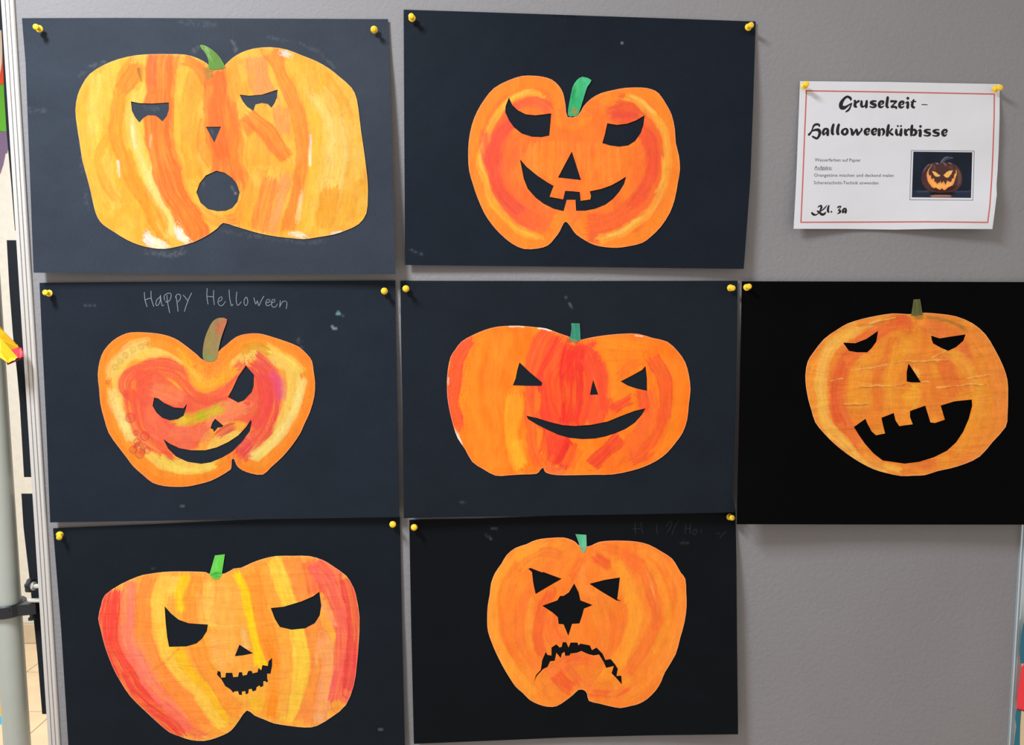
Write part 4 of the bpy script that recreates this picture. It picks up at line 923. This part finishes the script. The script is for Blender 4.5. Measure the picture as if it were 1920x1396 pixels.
Bz=[[(398,185,28),(392,150,40),(330,140,44),(275,165,40),(245,220,28),(222,285,22),(190,345,36),(150,388,44)],[(215,310,20),(262,285,36),(330,270,50),(392,285,62),(412,345,58),(395,410,48),(345,478,40),(285,458,40),(240,432,34)],
[(500,388,36),(488,340,50),(512,270,44),(558,245,40),(602,270,50),(602,330,54),(600,390,54)],[(508,396,22),(550,352,24),(592,305,22)],
[(740,148,46),(718,220,54),(708,320,58),(722,375,46),(752,365,16)],[(868,148,46),(846,220,54),(836,320,58),(850,375,46),(880,365,16)],
[(1010,248,34),(955,290,46),(952,345,54),(1002,388,40),(1062,350,50),(1072,290,50),(1050,248,36),(1010,248,34)],
[(1150,242,30),(1182,290,50),(1192,388,46),(1245,330,34),(1290,262,36),(1308,320,48),(1318,388,44),(1375,330,34),(1415,280,36),(1412,240,30)],
[(1540,325,18),(1590,305,30),(1592,255,42),(1535,252,42),(1495,305,52),(1512,368,52),(1560,385,34),(1600,345,12)],
[(1712,325,18),(1762,305,30),(1764,255,42),(1707,252,42),(1667,305,52),(1684,368,52),(1732,385,34),(1772,345,12)]]
Cz=[[(105,255,44),(108,320,58),(105,395,58)],[(135,275,18),(190,252,40),(220,300,54),(215,360,42),(180,408,14)],
[(335,162,46),(318,250,58),(302,400,58)],[(345,345,16),(385,290,30),(420,250,30)],[(355,335,26),(392,365,44),(428,388,44)],
[(512,260,26),(522,275,40),(518,340,54),(540,390,44),(580,385,24),(612,340,16)],[(640,258,44),(630,330,56),(625,398,56)],[(556,182,50)],[(632,182,50)],
[(722,262,28),(738,275,44),(735,330,58),(750,388,50),(788,390,26)],[(765,320,16),(790,275,30),(820,262,44)],
[(898,170,44),(886,260,58),(880,370,50),(868,420,22)],[(895,310,20),(945,268,40),(988,300,52),(988,350,56),(950,398,40),(890,395,26)],
[(1045,292,22),(1098,275,38),(1095,340,58),(1090,412,60)],[(1100,190,68)],
[(1332,268,26),(1258,268,34),(1205,300,50),(1255,335,50),(1322,355,50),(1310,402,38),(1245,415,28),(1186,402,24)],
[(1542,272,26),(1468,272,34),(1415,304,50),(1465,339,50),(1532,359,50),(1520,406,38),(1455,419,28),(1396,406,24)],
[(1672,350,18),(1722,330,30),(1724,280,42),(1667,278,42),(1627,330,52),(1644,395,52),(1692,412,34),(1732,372,12)]]
Dz=[[(545,258,18),(600,215,36),(660,200,50),(675,250,60),(655,320,50),(620,390,34),(560,460,26)],[(872,188,16),(800,275,34),(720,350,32),(640,400,26),(560,482,22),(490,525,36),(410,525,62),(345,475,62),(330,440,26)],[(535,400,48),(600,440,56),(670,500,74),(730,520,66),(795,480,56),(828,430,24)],
[(945,195,36),(918,280,58),(908,380,64),(930,425,54),(955,415,18)],[(1035,420,68)],[(1250,272,24),(1300,238,46),(1385,222,20),(1325,310,24),(1285,365,26)],[(1285,368,24),(1345,380,60),(1338,440,56),(1250,488,18)],
[(1445,445,52),(1448,370,58),(1490,308,44),(1545,315,56),(1558,390,58),(1540,445,62)],[(1455,452,22),(1500,405,22),(1545,360,22)]]
def gl(ox,oy,sc,S): return [catmull([(a,b,c*1.27) for a,b,c in crop(ox,oy,sc,s)],4) if len(s)>2 else crop(ox,oy,sc,s) for s in S]
ribbons('title_lettering', gl(1565,170,10.105,A)+gl(1505,222,12.8,Bz)+gl(1640,222,12.8,Cz)+gl(1505,375,19.2,Dz), DNt, 0.0002, M_ink, notice)
typed('small_lettering', [
 ('Wasserfarben auf Papier',1527.5,302.3,1614,303,8.6),('Aufgabe:',1527,316.5,1560,317,8.6),
 ('Orangetöne mischen und deckend malen',1526.5,331,1675.5,331.5,8.6),('Scherenschnitt-Technik anwenden',1526,345,1647,345.5,8.6)], DNt, 0.0002, M_grey, notice)
ribbons('underline',[[(1527,318,.6),(1560,318,.6)]],DNt,0.00025,M_grey,notice)
# inset picture
def E4c(pts): return crop(1695,275,13.29,pts)
fr=E4c([(185,90),(1750,105),(1715,1330),(145,1320),(185,90)])
dens=[]
for a,b in zip(fr[:-1],fr[1:]):
    for k in range(10): dens.append((a[0]+(b[0]-a[0])*k/10,a[1]+(b[1]-a[1])*k/10,0.8))
dens.append((*fr[-1],0.8))
ribbons('picture_outline',[dens],DNt,0.0002,M_grey,notice)
pic=E4c([(235,120),(1700,138),(1668,1272),(197,1258)])
pp=Painter(1695,275,13.29,1.05,[(0,0),(1,0),(1,1)])
pp.base((14,22,36),(16,28,46))
pp.poly([(210,1090),(600,1080),(1660,1100),(1668,1275),(197,1262)],(30,38,56))
pp.poly([(300,1100),(600,1090),(640,1130),(320,1140)],(50,58,80)).poly([(1240,1100),(1650,1090),(1650,1130),(1300,1140)],(44,54,80))
pp.poly([(600,1160),(760,1120),(1150,1120),(1300,1170),(1200,1200),(700,1200)],(10,10,14))
pp.poly([(640,1215),(800,1195),(1100,1195),(1200,1225),(1150,1255),(700,1255)],(150,100,84))
pp.poly([(430,800),(440,680),(480,570),(550,470),(640,420),(720,400),(800,390),(870,410),(950,385),(1050,395),(1140,385),(1220,420),(1310,460),(1390,560),(1440,680),(1452,800),(1440,920),(1380,1020),(1290,1090),(1150,1130),(900,1140),(700,1120),(540,1040),(460,930)],(74,44,44))
pp.poly([(450,700),(480,600),(560,480),(650,430),(560,560),(520,700),(520,900),(470,860)],(66,36,50)).poly([(1280,480),(1390,600),(1430,760),(1410,900),(1330,1000),(1340,800),(1330,620)],(96,66,58))
pp.poly([(860,1000),(1000,1090),(1080,1000),(1300,960),(1240,1070),(1100,1115),(800,1110),(640,1040)],(60,24,18))
for pl,c in (([(455,680),(500,560),(600,440),(660,430),(570,500),(490,620)],(120,112,118)),([(640,520),(690,430),(710,440),(660,520),(600,610),(610,560)],(170,140,130)),([(780,395),(860,410),(860,440),(800,420)],(150,130,128)),([(960,390),(1020,400),(1060,440),(1050,500),(1000,440)],(126,92,88)),([(1090,395),(1160,400),(1200,440),(1120,415)],(150,130,128)),([(700,440),(790,460),(800,590),(740,580)],(98,60,50)),([(1100,470),(1200,480),(1230,560),(1120,540)],(92,62,56))): pp.poly(pl,c,.8)
pp.poly([(880,470),(905,400),(960,310),(1020,255),(1100,238),(1170,255),(1240,265),(1220,290),(1170,300),(1100,310),(1040,340),(1000,390),(930,395),(900,440)],(62,70,82)).poly([(905,400),(960,310),(1020,258),(1100,240),(1060,262),(1000,300),(940,390)],(100,108,116))
F1=(238,178,92); F2=(236,150,78)
pp.poly([(700,600),(790,630),(850,680),(905,712),(870,745),(800,745),(750,710),(720,660)],F1).poly([(1218,590),(1130,595),(1060,635),(985,705),(1030,755),(1090,772),(1140,730),(1180,670)],F1)
pp.poly([(660,520),(610,560),(570,650),(568,740),(590,850),(640,930),(690,1000),(740,1030),(800,1020),(860,1060),(910,1070),(945,1030),(990,1080),(1040,1070),(1080,1020),(1150,990),(1210,960),(1250,880),(1280,780),(1310,700),(1315,620),(1285,570),(1295,640),(1250,700),(1240,790),(1200,790),(1180,870),(1120,870),(1090,830),(1060,880),(1040,940),(1000,880),(980,850),(950,900),(930,900),(910,850),(890,900),(850,890),(830,940),(800,880),(760,870),(750,790),(680,800),(670,710),(630,720),(610,640),(625,570)],F2)
pp.poly([(660,800),(740,880),(830,950),(930,920),(1030,960),(1100,900),(1200,880),(1180,950),(1060,1020),(1000,1040),(940,1000),(880,1020),(760,990),(700,940)],(244,176,90),.9)
paper('picture', pic, [], DNt, 0.0002, 0.8, painted('picture_print',0.6,0.2,0.0), notice, pp)

# ------------------------------------------------------------------ push pins
M_pin = plain('yellow_plastic', (238, 196, 40), 0.28, spec=0.5)
M_needle = plain('needle_steel', (190, 190, 190), 0.25, 0.9)
ax0 = {}
def pin_meshes():
    n1 = MB().lathe([(0.0002, -0.004), (0.0006, -0.002), (0.0006, 0.008)], (0, 0, 0), (0, 0, 1), 8)
    n2 = MB().lathe([(0.0030, 0.0074), (0.0046, 0.0078), (0.0049, 0.0084), (0.0046, 0.0090), (0.0030, 0.0096), (0.0021, 0.0110), (0.0021, 0.0140), (0.0028, 0.0156), (0.0038, 0.0163), (0.0041, 0.0172), (0.0039, 0.0181), (0.0030, 0.0188), (0.0014, 0.0191)], (0, 0, 0), (0, 0, 1), 28)
    return n1, n2
pins = [
 (73.5,54,-7,-4,'yellow push pin in the top left corner of the sheet with the round-mouthed pumpkin'),
 (701.5,55.5,-1,-1,'yellow push pin in the top right corner of the sheet with the round-mouthed pumpkin'),
 (772.5,34,-1.5,-4,'yellow push pin in the top left corner of the sheet with the red-cheeked pumpkin'),
 (1403,51,6,-4.5,'yellow push pin in the top right corner of the sheet with the red-cheeked pumpkin'),
 (1508.5,161,3.5,-4,'yellow push pin in the top left corner of the white notice'),
 (1867,166.5,9,-2.5,'yellow push pin in the top right corner of the white notice'),
 (92,549.5,-8,-1.5,'yellow push pin left of the pencilled greeting'),
 (720.5,545.5,-1,0,'yellow push pin right of the pencilled greeting'),
 (761,541,-0.5,0,'yellow push pin in the top left corner of the centre sheet'),
 (1369.5,539.5,5,0.5,'yellow push pin in the top right corner of the centre sheet'),
 (1400,538.5,5,-2,'yellow push pin in the top left corner of the deep black sheet'),
 (112,1001.5,-1,7.5,'yellow push pin above the red edge of the striped pumpkin, top left of its sheet'),
 (736.5,982.5,0.5,0,'yellow push pin in the top right corner of the striped pumpkin sheet'),
 (776.5,988,0,-0.5,'yellow push pin in the top left corner of the star-nosed pumpkin sheet'),
 (1368,968.5,5.5,2,'yellow push pin in the top right corner of the star-nosed pumpkin sheet')]
nm = None
for px, py, ox, oy, lab in pins:
    bpt = P(px, py, 0.0105); hpt = P(px + ox, py + oy, 0.0205)
    ax = (hpt - bpt).normalized()
    root_pt = bpt - ax * 0.0085
    r = empty('push_pin', root_pt, lab, 'push pin', 'yellow push pins on the board')
    r.rotation_mode = 'QUATERNION'; r.rotation_quaternion = Vector((0, 0, 1)).rotation_difference(ax)
    if nm is None:
        a, b = pin_meshes(); o1 = a.build('needle', M_needle, None, True); o2 = b.build('head', M_pin, None, True); nm = (o1.data, o2.data)
    else:
        o1 = bpy.data.objects.new('needle', nm[0]); o2 = bpy.data.objects.new('head', nm[1])
        SC.collection.objects.link(o1); SC.collection.objects.link(o2)
    o1.parent = r; o2.parent = r
